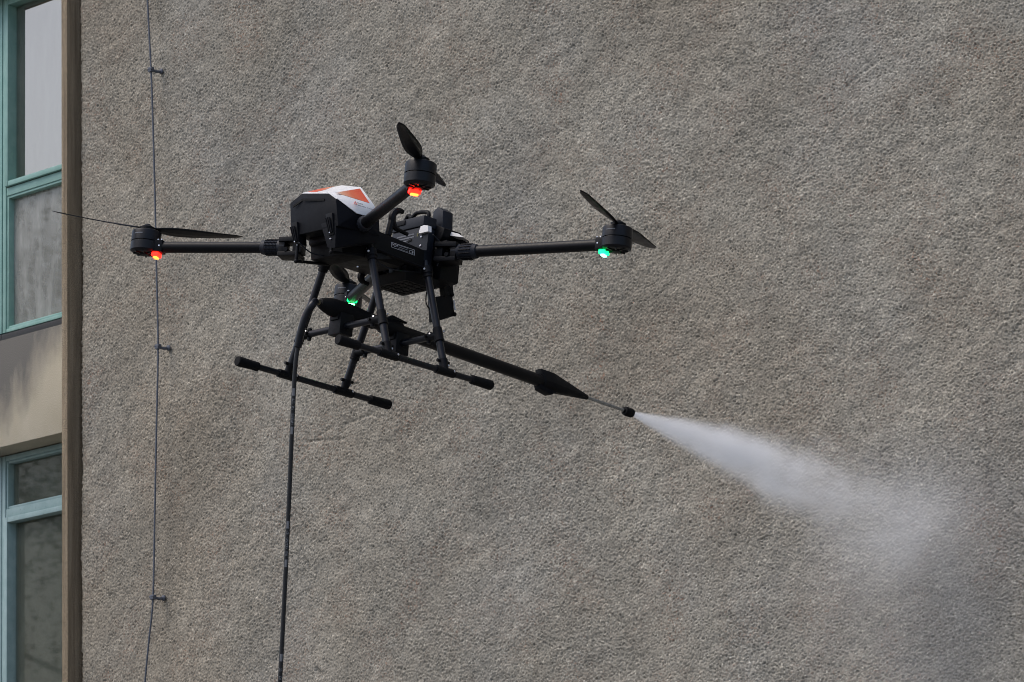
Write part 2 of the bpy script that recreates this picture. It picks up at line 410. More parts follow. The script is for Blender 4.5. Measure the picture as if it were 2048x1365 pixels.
me = stucco_mesh(SX0, SX1, ZLO, ZHI, 1480, 850); me.materials.append(M['stucco'])
so = bpy.data.objects.new('stucco_wall', me); col.objects.link(so); so.parent = bld
TOPZ = 8.2; ENDX = XS + 9.5
def wall_panel(name, quad):
    MB().poly([(x, .0015, z) for x, z in quad], .30, (0, 1, 0)).build(name, 'stucco_far', bld, smooth=False)
wall_panel('lower_stucco_wall', [(SX0, 0), (SX1, 0), (SX1, ZLO[1] + .004), (SX0, ZLO[0] + .004)])
wall_panel('upper_stucco_wall', [(SX0, ZHI[0] - .004), (SX1, ZHI[1] - .004), (SX1, TOPZ), (SX0, TOPZ)])
wall_panel('side_stucco_wall', [(SX1 + .001, 0), (ENDX, 0), (ENDX, TOPZ), (SX1 + .001, TOPZ)])
MB().box((SX0, .06, 2.7), (SX1, .30, 6.3)).build('wall_core', 'stucco_far', bld)
MB().box((XS - 3, -.12, TOPZ), (ENDX + .1, .4, TOPZ + .18), bevel=.01).build('parapet_coping', 'spandrel', bld)
SW, SD = .035, .042
MB().box((XS - SW, -SD, 0), (XS, .16, TOPZ), bevel=.003).build('cover_strip', 'strip', bld)

# window bays left of the strip
REC = .13                                                   # recess of the window plane
XR = XS - SW                                                # right end of the bays
def wz(px, py, h=-REC): return on_wall(px, py, h)[1]
MX = on_wall(12, 500, -REC)[0]                              # mullion between the two bays
PX = on_wall(70, 500, -REC)[0]
BAYW = XR - MX
def zline(pyl, pyr, xl=16, xr=127):                         # height of a horizontal that passes (xl,pyl) and (xr,pyr)
    return .5 * (wz(xl, pyl) + wz(xr, pyr))
zs_top = zline(667, 638)                                    # sill line of the upper windows
z_sp1 = .5 * (on_wall(0, 684, 0)[1] + on_wall(127, 645, 0)[1])
z_sp0 = .5 * (on_wall(0, 894.6, 0)[1] + on_wall(127, 865.6, 0)[1])
z_tr1 = zline(397, 357); z_tr0 = zline(383, 341)            # transom of the upper windows
z_ltr = zline(1030, 1003)                                   # transom of the lower windows
z_head = zline(9, -28)
print('window heights', zs_top, z_sp1, z_sp0, z_tr1, z_tr0, z_ltr, z_head, MX, XR, XS)
LOWSILL = z_sp0 - 1.15
XL = XR - 3 * BAYW
UPHEAD = z_head + .03
spans = [(0, LOWSILL), (z_sp0, z_sp1), (UPHEAD, TOPZ)]
for a, b in spans:
    o = MB().box((XL, 0.0, 0), (XR, .30, b - a), bevel=.004).build('spandrel', 'spandrel', bld); o.location.z = a
MB().box((XL - 1.2, 0, 0), (XL - .002, .3, TOPZ)).build('pier', 'spandrel', bld)
# room behind
rm = MB()
rm.box((XL, 1.3, 0), (XR + .6, 1.35, TOPZ)).box((XR + .6, .3, 0), (XR + .65, 1.35, TOPZ)).box((XL - .05, .3, 0), (XL, 1.35, TOPZ))
rm.box((XL, .3, z_sp0 + .1), (XR + .6, 1.3, z_sp0 + .3)).box((XL, .3, UPHEAD + .02), (XR + .6, 1.3, UPHEAD + .2)).box((XL, .3, LOWSILL - .3), (XR + .6, 1.3, LOWSILL - .1))
rm.build('room_lining', 'room', bld)

def bar(mb, x0, x1, z0, z1, y0, y1): mb.box((x0, y0, z0), (x1, y1, z1), bevel=.003)
def window(x0, x1, z0, z1, ztr, upper, glasses, paint):
    """outer frame with a transom; the opening sash sits above (upper) or below the transom"""
    y0 = REC - .018; y1 = REC + .045; fw = .020
    w = MB(); bar(w, x0, x0 + fw, z0, z1, y0, y1); bar(w, x1 - fw, x1, z0, z1, y0, y1)
    bar(w, x0 + fw, x1 - fw, z1 - fw, z1, y0 + .002, y1); bar(w, x0 + fw, x1 - fw, z0, z0 + .014, y0 + .002, y1)
    win = w.build('window', paint, bld)
    t = MB(); bar(t, x0 + fw, x1 - fw, ztr - .016, ztr + .016, y0 + .003, y1); t.build('transom', paint, win)
    sz0, sz1 = (ztr + .018, z1 - fw - .002) if upper else (z0 + .016, ztr - .018)
    s = MB(); sw = .020; sy0 = y0 - .010; sx0, sx1 = x0 + fw + .004, x1 - fw - .004
    bar(s, sx0, sx0 + sw, sz0, sz1, sy0, y1 - .01); bar(s, sx1 - sw, sx1, sz0, sz1, sy0, y1 - .01)
    bar(s, sx0 + sw, sx1 - sw, sz1 - sw, sz1, sy0 + .001, y1 - .01); bar(s, sx0 + sw, sx1 - sw, sz0, sz0 + sw, sy0 + .001, y1 - .01)
    s.build('sash', paint, win)
    gk = MB()
    for (a, b, c, d) in ((sx0 - .003, sx0, sz0, sz1), (sx0, sx1, sz0 - .0025, sz0), (sx0, sx1, sz1, sz1 + .002)): gk.box((a, y0 + .004, c), (b, y1 - .012, d))
    gk.build('gasket', 'gasket', win)
    MB().box((sx0 + sw - .003, REC + .014, sz0 + sw - .003), (sx1 - sw + .003, REC + .018, sz1 - sw + .003)).build('pane', glasses[0], win)
    fz0, fz1 = (z0 + .014, ztr - .016) if upper else (ztr + .016, z1 - fw)
    fr = MB(); b_ = .010
    bar(fr, x0 + fw, x0 + fw + b_, fz0, fz1, y0 + .006, y1 - .012); bar(fr, x1 - fw - b_, x1 - fw, fz0, fz1, y0 + .006, y1 - .012)
    bar(fr, x0 + fw + b_, x1 - fw - b_, fz1 - b_, fz1, y0 + .007, y1 - .012); bar(fr, x0 + fw + b_, x1 - fw - b_, fz0, fz0 + b_, y0 + .007, y1 - .012)
    fr.build('glazing_bead', paint, win)
    MB().box((x0 + fw + b_ - .003, REC + .014, fz0 + b_ - .003), (x1 - fw - b_ + .003, REC + .018, fz1 - b_ + .003)).build('pane', glasses[1], win)
    return win
for k in range(3):
    a, b = XR - (k + 1) * BAYW + .003, XR - k * BAYW - .003
    window(a, b, zs_top, UPHEAD, (z_tr1 + z_tr0) / 2, True, ('glass_clean', 'glass_dirt_glare'), 'teal')
    window(a, b, LOWSILL, z_sp0 - .004, z_ltr, False, ('glass_dim', 'glass_dim'), 'teal_pale')
    MB().box((a - .003, REC - .02, zs_top - .035), (b + .003, .29, zs_top - .004), bevel=.003).build('window_sill', 'gasket', bld)
# drapes and added pale backings behind the glass
def w2m(pt): return BM @ Vector(pt)
def cloth(name, x0, x1, z0, z1, y, amp, wl, mat, label, cat, group=None):
    n_ = int((x1 - x0) / wl * 10) + 2; b = bmesh.new(); rows = []
    for z in (z0, z1):
        rows.append([b.verts.new((x0 + (x1 - x0) * i / (n_ - 1), y + amp * math.sin(2 * math.pi * (x1 - x0) * i / (n_ - 1) / wl) * (1 + .3 * math.sin(i * .37)), z)) for i in range(n_)])
    for i in range(n_ - 1): b.faces.new((rows[0][i], rows[0][i + 1], rows[1][i + 1], rows[1][i]))
    ex = bmesh.ops.solidify(b, geom=b.faces[:], thickness=.003)
    me = bpy.data.meshes.new(name); b.to_mesh(me); b.free(); me.materials.append(M[mat])
    for p in me.polygons: p.use_smooth = True
    o = bpy.data.objects.new(name, me); col.objects.link(o)
    o.matrix_world = BM; tag(o, label, cat, group); return o
cloth('sky_backing_cloth', MX - .02, XR + .10, z_tr1 + .03, UPHEAD + .05, REC + .085, .0015, .6, 'blind', 'pale cloth added behind the upper teal window pane to imitate mirrored sky', 'blind')  # cloth added to brighten the pane like a mirrored pale sky
cloth('curtain', MX - .05, XR + .25, zs_top + .175, z_tr1 - .02, REC + .075, .004, .5, 'drape_pale', 'plain beige curtain behind the mottled lower pane of the teal window', 'curtain')
vb = empty('picket_slats', BM); tag(vb, 'short row of pale upright slats added to imitate pickets mirrored in the upper teal window', 'blind')  # slats added in place of fence pickets mirrored by the pane
sl_m = MB().box((0, 0, 0), (.027, .004, .275), bevel=.001).build('slat', 'drape_pale', vb)
sl_m.location = (MX - .02, REC + .062, zs_top - .10)
for k in range(1, 12):
    o = sl_m.copy(); col.objects.link(o); o.parent = vb; o.location = (MX - .02 + k * .049, REC + .062, zs_top - .10 - (.006 if k % 3 == 1 else 0))
MB().box((MX - .04, REC + .067, zs_top + .02), (MX + .62, REC + .075, zs_top + .04)).build('rail', 'drape_pale', vb)
cloth('dark_curtain', MX - .05, XR + .25, LOWSILL - .05, z_sp0, REC + .16, .006, .21, 'drape', 'dim grey-green curtain inside the lower teal window under the beige panel', 'curtain')

# ------------------------------------------------------------------ lightning conductor on the stucco
H_C = .048
pts = [(291, -120), (295, 0), (302, 140), (306, 250), (310, 400), (313, 540), (316, 694), (313, 850), (309.5, 1030), (306, 1195), (298, 1280), (290, 1365), (283, 1480)]
cw = []
for (px, py) in pts:
    x, z = on_wall(px, py, H_C); cw.append(Vector((x, -H_C, z)))
def smooth_path(P, n_=8):
    out = []
    for i in range(len(P) - 1):
        p0, p1, p2, p3 = P[max(i - 1, 0)], P[i], P[i + 1], P[min(i + 2, len(P) - 1)]
        for k in range(n_):
            t = k / n_; out.append(.5 * ((2 * p1) + (p2 - p0) * t + (2 * p0 - 5 * p1 + 4 * p2 - p3) * t * t + (-p0 + 3 * p1 - 3 * p2 + p3) * t ** 3))
    return out + [P[-1]]
cbl = empty('lightning_cable', BM); tag(cbl, 'thin grey lightning conductor cable running down the stucco wall on short brackets', 'cable')
top = cw[0] + Vector((-.02, 0, TOPZ - cw[0].z + .1)); bot = Vector((cw[-1].x - .10, -H_C, .02))
MB().tube(smooth_path([top, cw[0] * .75 + top * .25] + cw + [cw[-1] * .85 + bot * .15, cw[-1] * .5 + bot * .5, bot], 10), .0034, 8).build('cable', 'cable', cbl)
for (px, py) in [(302, 140), (316, 694), (306, 1195)]:
    x, z = on_wall(px, py, H_C)
    b = MB().tube([(x, -H_C + .004, z), (x + .004, -.026, z - .004), (x + .006, .004, z)], [.0045, .0055, .0045], 8)
    b.box((x - .010, -H_C - .008, z - .009), (x + .010, -H_C + .008, z + .009), bevel=.003)
    b.ball((x + .006, -.006, z), .011, 1, .6, 1, seg=10)
    br = b.build('bracket', 'cable', cbl)
    MB().tube([(x - .012, -H_C - .006, z + .002), (x + .012, -H_C - .006, z + .002)], .003, 6).build('screw', 'cable', br)

# ------------------------------------------------------------------ drone (local x towards the nozzle, y to the far side, z up)
DM = DRONE_ROT.to_4x4(); DM.translation = DRONE_POS
drone = empty('drone', DM)
tag(drone, 'black quadcopter drone with white and orange hood hovering in front of the stucco wall', 'drone')
V = Vector
def screw(p, d, parent, r=.0032):
    d = V(d).normalized(); p = V(p)
    MB().lathe(p - d * .002, d, [(0, r), (.003, r), (.0042, r * .7)], 10).build('screw', 'steel', parent)

# --- motors, arms, propellers, position lights
ZA = -.014
motors = {'L': (V((-.330, .573, 0)), V((-.125, .245, ZA)), 'red', 12), 'T': (V((-.317, -.541, 0)), V((-.132, -.085, ZA)), 'red', 78),
          'R': (V((.333, -.556, 0)), V((.160, -.135, ZA)), 'green', 68), 'B': (V((.318, .512, 0)), V((.15, .16, ZA)), 'green', 76)}
YAW_DEG = math.degrees(.73082)
def blade_mesh(sign):
    b = bmesh.new(); secs = []
    R0 = .255; n_ = 14
    for i in range(n_):
        t = i / (n_ - 1); r = .018 + (R0 - .018) * t
        c = (.016 + .030 * math.sin(min(1, t * 2.6) * math.pi / 2)) * (1 - .62 * t ** 2.2)
        if t > .93: c *= 1 - ((t - .93) / .07) ** 2 * .75
        tw = math.radians(24 - 17 * t) * sign; th = .0042 * (1 - .7 * t) + .0008
        ring = []
        for (u, v) in ((-.5, 0), (-.25, .8), (.1, 1), (.5, 0), (.1, -.35), (-.25, -.3)):
            y, z = u * c + .006 * sign * (t - .3), v * th * .6
            ring.append(b.verts.new((r, y * math.cos(tw) - z * math.sin(tw), y * math.sin(tw) + z * math.cos(tw) + .012 * t * t)))
        secs.append(ring)
    for A_, B_ in zip(secs, secs[1:]):
        for k in range(6):
            b.faces.new((A_[k], A_[(k + 1) % 6], B_[(k + 1) % 6], B_[k]))
    b.faces.new(secs[0][::-1]); b.faces.new(secs[-1])
    bmesh.ops.recalc_face_normals(b, faces=b.faces[:])
    me = bpy.data.meshes.new('blade'); b.to_mesh(me); b.free(); me.materials.append(M['blade'])
    for p in me.polygons: p.use_smooth = True
    return me
blades = {s: blade_mesh(s) for s in (1, -1)}
for nm, (mp, at, colr, aang) in motors.items():
    inw = (at - V((mp.x, mp.y, ZA))).normalized(); Lm = (at - V((mp.x, mp.y, ZA))).length
    p0 = V((mp.x, mp.y, ZA)) + inw * .036
    arm = MB().tube([p0, at], .0152, 24).build('arm', 'carbon', drone)
    side = inw.cross(V((0, 0, 1))).normalized()
    # ribbed collar at the root
    prof = [(-.058, .0155), (-.056, .0185), (-.046, .0200)]
    for k in range(9): prof += [(-.045 + k * .004, .0205), (-.043 + k * .004, .0195)]
    prof += [(-.006, .0212), (.012, .0212)]
    MB().lathe(at, inw, prof, 28).build('collar', 'plastic_mid', arm)
    # grip ridges on collar
    rg = MB()
    for k in range(14):
        a = 2 * math.pi * k / 14; d = (side * math.cos(a) + V((0, 0, 1)) * math.sin(a)) * .0206
        rg.tube([at - inw * .044 + d, at - inw * .010 + d], .0015, 5)
    rg.build('grip_ridge', 'plastic_grey', arm)
    # motor mount: clamp around the tube end carrying the motor
    mount = MB()
    mount.hull([p0 + inw * .018 + side * s_ * .0165 + V((0, 0, z)) for s_ in (-1, 1) for z in (-.0165, .017)] +
               [V((mp.x, mp.y, ZA)) + side * s_ * .026 + V((0, 0, z)) for s_ in (-1, 1) for z in (-.014, .012)], .003)
    mt_ = mount.build('motor_mount', 'plastic', drone)
    for s_ in (-1, 1):
        for q in (.004, .014): screw(p0 + inw * q + side * s_ * .012 + V((0, 0, .0175)), (0, 0, 1), mt_, .0028)
        screw(p0 + inw * .010 + side * s_ * .0168, side * s_, mt_, .0028)
    # motor: base can, air gap, rotor bell
    base = mp + V((0, 0, -.031))
    mo = MB().lathe(base, (0, 0, 1), [(0, .018), (0, .031), (.001, .033), (.005, .0385), (.006, .0392), (.028, .0392), (.029, .0385), (.0292, .037)], 36).build('motor', 'motor', drone)
    MB().lathe(base + V((0, 0, .0305)), (0, 0, 1), [(0, .037), (.0005, .0392), (.0255, .0392), (.0285, .0380), (.030, .0355), (.0302, .016)], 36).build('rotor_bell', 'motor', mo)
    MB().lathe(base + V((0, 0, .0285)), (0, 0, 1), [(0, .0365), (.0025, .0365)], 36).build('air_gap', 'rubber', mo)
    rib = MB()
    for k in range(8):
        a = 2 * math.pi * k / 8; d = V((math.cos(a), math.sin(a), 0))
        rib.box(V((-.008, -.0018, -.0022)) , V((.008, .0018, .0018)))
        for v in rib.bm.verts[-8:]: v.co = Matrix.Rotation(a, 3, 'Z') @ v.co + base + d * .0225 + V((0, 0, -.0005))
    rib.build('cooling_rib', 'motor', mo)
    MB().lathe(base + V((0, 0, -.004)), (0, 0, 1), [(0, .009), (.001, .011), (.006, .011)], 18).build('shaft_cap', 'plastic', mo)
    bt = MB()
    for k in range(7):                         # printed band on the rotor
        a = (math.radians(200 if nm != 'T' else 315)) + (k - 3) * .09; d = V((math.cos(a), math.sin(a), 0)); t_ = V((-d.y, d.x, 0))
        q = base + V((0, 0, .045)) + d * .0394
        bt.poly([q + t_ * -.0018, q + t_ * .0018, q + t_ * .0018 + V((0, 0, .003)), q + t_ * -.0018 + V((0, 0, .003))], .0003, d)
    bt.build('rotor_print', 'print_grey', mo)
    # folding propeller
    hub = MB().lathe(mp + V((0, 0, .029)), (0, 0, 1), [(0, .014), (.006, .014), (.006, .020), (.012, .020), (.013, .017), (.018, .009), (.021, .006), (.022, .001)], 20).build('propeller', 'plastic', drone)
    sg = 1 if nm in 'TB' else -1
    for j in (0, 1):
        bo = bpy.data.objects.new('blade', blades[sg]); col.objects.link(bo); bo.parent = hub
        bo.location = mp + V((0, 0, .038)); bo.rotation_euler = (0, 0, math.radians(aang - YAW_DEG + 180 * j))
    # position light under the mount
    lp = V((mp.x, mp.y, 0)) + inw * (.034 if nm != 'B' else .046) + V((0, 0, -.036 if nm != 'B' else -.024))
    rot = Matrix((inw, side, V((0, 0, 1)))).transposed()
    ll = MB().box(lp + V((-.010, -.015, -.005)), lp + V((.010, .015, .007)), rot, bevel=.004)
    lo = ll.build('position_light', colr + '_led', drone)
    MB().box(lp + V((-.005, -.010, -.0095)), lp + V((.005, .010, -.0045)), rot, bevel=.002).build('lamp', colr + '_core', lo)

# --- landing gear
A1, A2, LB, LT, ZB, ZT, ZC = -.0942, .0950, .2057, .1016, -.360, -.094, -.2593
def leg_at(ax, s, z): return V((ax, s * (LB + (LT - LB) * (z - ZB) / (ZT - ZB)), z))
for s in (-1, 1):
    sk = MB().tube([(-.2530, s * LB, ZB), (.2460, s * LB, ZB)], .0080, 18).build('skid', 'alu_black', drone)
    for e in (-1, 1):
        x0 = -.2530 if e < 0 else .2460
        q = MB().lathe((x0 - e * .062, s * LB, ZB), (e, 0, 0), [(0, .0085), (.002, .0118), (.006, .0125), (.010, .0118), (.014, .0125), (.018, .0120), (.062, .0134), (.068, .0130), (.070, .0115)], 24)
        q.build('foot_grip', 'rubber', sk)
    for ax in (A1, A2):
        lg = MB().tube([leg_at(ax, s, ZB + .006), leg_at(ax, s, ZT + .045)], .0098, 20).build('leg', 'alu_black', drone)
        dn = (leg_at(ax, s, ZB) - leg_at(ax, s, ZT)).normalized()
        foot = leg_at(ax, s, ZB)
        t = MB().tube([foot + V((-.030, 0, 0)), foot + V((.030, 0, 0))], .0112, 18)
        t.tube([foot, foot - dn * .012, foot - dn * .034], [.0115, .0108, .0128], 18)
        t.build('skid_clamp', 'plastic', lg)
        MB().tube([foot - dn * .030 + V((-.020, 0, 0)), foot - dn * .030 + V((.020, 0, 0))], .0042, 10).build('clamp_bolt', 'plastic', lg)
        screw(foot - dn * .020 + V((.0125, -.004, 0)), (1, -.4, 0), lg); screw(foot + V((.024, -.010, .004)), (.2, -1, .2), lg)
        # upper clamp at the deck
        tp = leg_at(ax, s, ZT + .020)
        MB().lathe(tp - dn * .008, dn, [(0, .0155), (.020, .0155), (.021, .013), (.030, .013), (.031, .0115)], 20).build('top_clamp', 'plastic', lg)
        screw(tp + V((-.015, -.008, 0)), (-1, -.6, 0), lg)
        # collar for the crossbar
        cj = leg_at(ax, s, ZC)
        MB().lathe(cj - dn * .022, dn, [(0, .0115), (.001, .0124), (.036, .0124), (.037, .0135), (.041, .0135), (.042, .0112)], 20).build('crossbar_collar', 'plastic', lg)
        screw(cj + V((.0105, -.0075, .012)), (1, -.7, 0), lg)
for ax in (A1, A2):
    a, b = leg_at(ax, -1, ZC), leg_at(ax, 1, ZC)
    cb = MB().tube([a, b], .0088, 18).build('crossbar', 'alu_black', drone)
    for s, e in ((-1, a), (1, b)):
        d = V((0, s, 0))
        MB().tube([e - d * .040, e], [.0108, .0120], 16).build('bar_socket', 'plastic', cb)
        k = MB().tube([e - d * .037 + V((-.016, 0, 0)), e - d * .037 + V((.016, 0, 0))], .0042, 8); k.tube([e - d * .037 + V((0, 0, -.017)), e - d * .037 + V((0, 0, .015))], .0055, 10)
        k.build('clamp_bolt', 'plastic', cb)
        screw(e - d * .028 + V((-.010, -.004, .006)), (-1, -.6, .4), cb)

# --- centre deck
deck = MB()
deck.hull([(x, y, z) for z in (-.050, -.022) for (x, y) in ((-.18, -.060), (-.13, -.080), (.055, -.080), (.085, -.060), (.085, .060), (.055, .100), (-.13, .100), (-.18, .060))], .003)
deck.hull([(x, y, z) for (x, y, z) in ((-.10, -.085, -.05), (.045, -.085, -.05), (-.10, .085, -.05), (.045, .085, -.05), (-.085, -.07, -.078), (.025, -.07, -.078), (-.085, .07, -.078), (.025, .07, -.078))], .002)
dk = deck.build('deck', 'plastic', drone)
for nm, (mp, at, colr, _) in motors.items():
    inw = (at - V((mp.x, mp.y, ZA))).normalized(); side = inw.cross(V((0, 0, 1))).normalized()
    q = MB()
    for z0_, z1_ in ((.010, .023), (-.029, -.017)):
        q.hull([at - inw * .004 + side * s_ * .023 + V((0, 0, z)) for s_ in (-1, 1) for z in (z0_, z1_)] + [at + inw * .055 + side * s_ * .031 + V((0, 0, z)) for s_ in (-1, 1) for z in (z0_, z1_)], .002)
    q.hull([at + inw * t_ + side * s_ * w_ + V((0, 0, z)) for (t_, w_) in ((-.003, .021), (.014, .021)) for s_ in (-1, 1) for z in (-.018, .011)], .002)
    q.hull([at + inw * t_ + side * s_ * .020 + V((0, 0, z)) for t_ in (.036, .060) for s_ in (-1, 1) for z in (-.018, .011)], .002)
    sock = q.build('arm_socket', 'plastic', drone)
    MB().tube([at + inw * .02 - side * .028 + V((0, 0, -.012)), at + inw * .02 + side * .028 + V((0, 0, -.012))], .006, 10).build('hinge_pin', 'plastic_grey', sock)
    MB().box(at + inw * .035 - V((.010, .010, 0)) + V((0, 0, .022)), at + inw * .035 + V((.010, .010, 0)) + V((0, 0, .032)), bevel=.002).build('lock_tab', 'plastic_grey', sock)
for (px, py) in ((711, 452), (722, 459), (760, 465)):
    pass

# --- front shell (black) and white hood with orange print
XF = -.226
V1, V2, V3, V3b = loc(580, 407, x=XF), loc(604, 387, x=XF), loc(656, 387, x=XF), loc(672, 399, x=XF)
V4 = loc(712, 428, y=-.112); V4f = V((V4.x, .112, .030))
V6, V7 = loc(684, 371, x=-.108), loc(722, 375, x=-.108)
V8 = loc(748, 413, y=-.112); V8f = V((V8.x, .112, .060))
Bl, Br = loc(583, 470, x=XF + .006), loc(668, 476, x=XF + .006)
shell = MB()
shell.hull([V1, V2, V3, V3b, V4, V4f, loc(582, 462, x=XF + .003), loc(598, 470, x=XF + .003), loc(641, 452, x=XF + .003), loc(676, 452, x=XF + .003),
            V((-.150, -.112, -.030)), V((-.150, .112, -.020)), V((-.085, -.112, -.03)), V((-.085, .112, -.03)), V((-.085, -.10, .03)), V((-.085, .10, .03))], .002)
shell.hull([loc(641, 448, x=XF + .002), loc(672, 440, x=XF + .002), loc(655, 496, x=XF + .008), loc(670, 497, x=XF + .008), V((-.15, -.112, -.02)), V((-.15, -.112, -.066)), V((-.15, -.06, -.07)), V((-.15, -.06, -.02)), V((-.09, -.11, -.05)), V((-.09, -.11, -.01))], .002)
sh = shell.build('front_shell', 'plastic_grey', drone)
MB().hull([V((-.165, .075, -.03)), V((-.165, -.05, -.035)), V((-.16, .07, -.085)), V((-.16, -.06, -.088)), V((-.10, .08, -.085)), V((-.10, -.08, -.085)), V((-.10, .08, -.02)), V((-.10, -.08, -.02))], .003).build('nose_block', 'rubber', drone)
bk = V((.004, 0, .0030))
h = MB()
h.hull([q + bk for q in (V1, V2, V3, V3b)] + [V4 + V((0, -.003, .001)), V4f + V((0, .003, .001)), V6, V7, V8 + V((0, -.003, 0)), V8f + V((0, .003, 0)), V((V8.x + .006, -.112, .012)), V((V8.x + .006, .112, .02))])
hood = h.build('hood', 'white', drone)
# front vent slot
def seg_box(a, b, w, d, nrm, mb):
    a, b = V(a), V(b); t = (b - a).normalized(); nrm = V(nrm).normalized(); u = nrm.cross(t).normalized()
    pts = []
    for p in (a, b):
        for s1 in (-1, 1):
            for s2 in (0, 1): pts.append(p + u * s1 * w / 2 + nrm * s2 * d)
    mb.hull(pts)
out = V((-1, 0, 0))
sl = MB()
seg_box(loc(606, 400, x=XF - .004), loc(650, 400, x=XF + .001), .006, .0022, out, sl); seg_box(loc(587, 414, x=XF - .004), loc(605, 401, x=XF + .001), .006, .0022, out, sl)
sl.build('vent_slot', 'rubber', sh)
# two ribbed lugs at the lower corners of the front
for (px, py, w) in ((587, 442, 13), (657, 424, 19)):
    a = loc(px, py + 3, x=XF - .006); b = loc(px + 4, py + 46, x=XF + .000)
    lg = MB().hull([a + V((0, s_ * .013, 0)) + V((dx_, 0, 0)) for s_ in (-1, 1) for dx_ in (0, .03)] + [b + V((0, s_ * .010, 0)) + V((dx_, 0, 0)) for s_ in (-1, 1) for dx_ in (.002, .03)], .0015)
    l_ = lg.build('lug', 'plastic', sh)
    for s_ in (-.006, .001, .008):
        MB().tube([a + V((-.002, s_, -.012)), b + V((-.001, s_ * .8, .006))], .0022, 6).build('lug_rib', 'plastic_grey', l_)
    c = loc(px + 8, py + 54, x=XF + .012); 
    rod = MB().tube([c + V((0, 0, .02)), c + V((0, 0, -.036))], [.005, .0045], 10)
    rod.ball(c + V((0, 0, -.036)), .0062, seg=10)
    rd = rod.build('strut', 'plastic', sh)
    screw(c + V((-.004, -.003, .006)), (-1, -.5, 0), rd, .0022); screw(c + V((-.014, -.004, .012)), (-1, -.5, 0), rd, .0022)
    e = c + V((.105, 0, -.018))
    MB().tube([c + V((0, 0, -.036)), e], .0042, 8).build('brace', 'plastic', sh)
# orange fading triangles
def fade_poly(pts, fades, nrm, name, parent):
    nrm = V(nrm).normalized()
    me = bpy.data.meshes.new(name); n_ = len(pts)
    vs = [tuple(V(q) + nrm * .0008) for q in pts] + [tuple(V(q) - nrm * .001) for q in pts]
    fs = [tuple(range(n_)), tuple(range(2 * n_ - 1, n_ - 1, -1))] + [(k, (k + 1) % n_, n_ + (k + 1) % n_, n_ + k) for k in range(n_)]
    me.from_pydata(vs, [], fs); me.materials.append(M['orange'])
    at = me.attributes.new('fade', 'FLOAT', 'POINT'); at.data.foreach_set('value', list(fades) * 2)
    o = bpy.data.objects.new(name, me); col.objects.link(o); o.parent = parent; return o
def on_plane(px, py, p0, nrm):
    o = D_INV @ (CAMP - DRONE_POS); gg = D_INV @ ray(px, py); return o + gg * ((V(p0) - o).dot(nrm) / gg.dot(nrm))
nn = (V7 - V3).cross(V8 - V3).normalized()
if nn.z < 0: nn = -nn
nn2 = (V7 - V4).cross(V8 - V4).normalized()
if nn2.z < 0: nn2 = -nn2
def hood_hit(px, py, lift=.0):
    """first hood face under a pixel, and its normal"""
    o = D_INV @ (CAMP - DRONE_POS); gg = (D_INV @ ray(px, py)).normalized()
    best = None
    me = hood.data
    for p in me.polygons:
        nr = V(p.normal); dn = gg.dot(nr)
        if dn >= -1e-6: continue
        t = (me.vertices[p.vertices[0]].co - o).dot(nr) / dn; q = o + gg * t
        inside = True; vs = [me.vertices[i].co for i in p.vertices]
        for k in range(len(vs)):
            if (vs[(k + 1) % len(vs)] - vs[k]).cross(q - vs[k]).dot(nr) < -1e-7: inside = False; break
        if inside and (best is None or t < best[0]): best = (t, q, nr)
    return best
hc = hood_hit(715, 400)
print('hood face', hc, [len(p.vertices) for p in hood.data.polygons])
hp, hn = hc[1], hc[2]
fade_poly([on_plane(*q, hp, hn) for q in ((671, 386), (719.5, 378), (739, 407))], (0, 1, .95), hn, 'orange_triangle', hood)
hf = hood_hit(640, 381.5)
if hf is not None:
    fade_poly([on_plane(*q, hf[1], hf[2]) for q in ((617, 384.2), (640, 378.6), (668, 373.6), (650, 380.5), (632, 384.6))], (.95, .9, .2, .3, .9), hf[2], 'orange_wedge', hood)
# company lettering on the near slope of the hood
def lettering(txt, size, origin, xdir, nrm, mat, parent, name='lettering', ext=.0002):
    cu = bpy.data.curves.new(name, 'FONT'); cu.body = txt; cu.size = size; cu.extrude = ext; cu.materials.append(M[mat])
    o = bpy.data.objects.new(name, cu); col.objects.link(o); o.parent = parent
    xd = (V(xdir) - V(nrm) * V(xdir).dot(V(nrm))).normalized(); yd = V(nrm).cross(xd)
    mm = Matrix((xd, yd, V(nrm))).transposed().to_4x4(); mm.translation = V(origin) + V(nrm) * .0012
    o.matrix_local = mm
    bpy.context.view_layer.update()
    me = bpy.data.meshes.new_from_object(o); o2 = bpy.data.objects.new(name, me); col.objects.link(o2); o2.parent = parent; o2.matrix_local = mm
    bpy.data.objects.remove(o); return o2
P1, P2 = on_plane(716.5, 413.5, hp, hn), on_plane(742.5, 416.5, hp, hn)
Pa, Pb = on_plane(715.5, 407.5, hp, hn), on_plane(742, 415.5, hp, hn)
lettering('INNOVATION', .0075, on_plane(715.5, 412.3, hp, hn), Pb - Pa, hn, 'print_dark', hood)
lettering('KAG', .0080, on_plane(714.6, 407.6, hp, hn), Pb - Pa, hn, 'print_dark', hood)
em = MB(); tri = [on_plane(*q, hp, hn) for q in ((710, 403.5), (714, 410), (708, 409))]
for k in range(3): em.tube([tri[k] + hn * .001, tri[(k + 1) % 3] + hn * .001], .0007, 5)
em.build('emblem', 'print_red', hood)

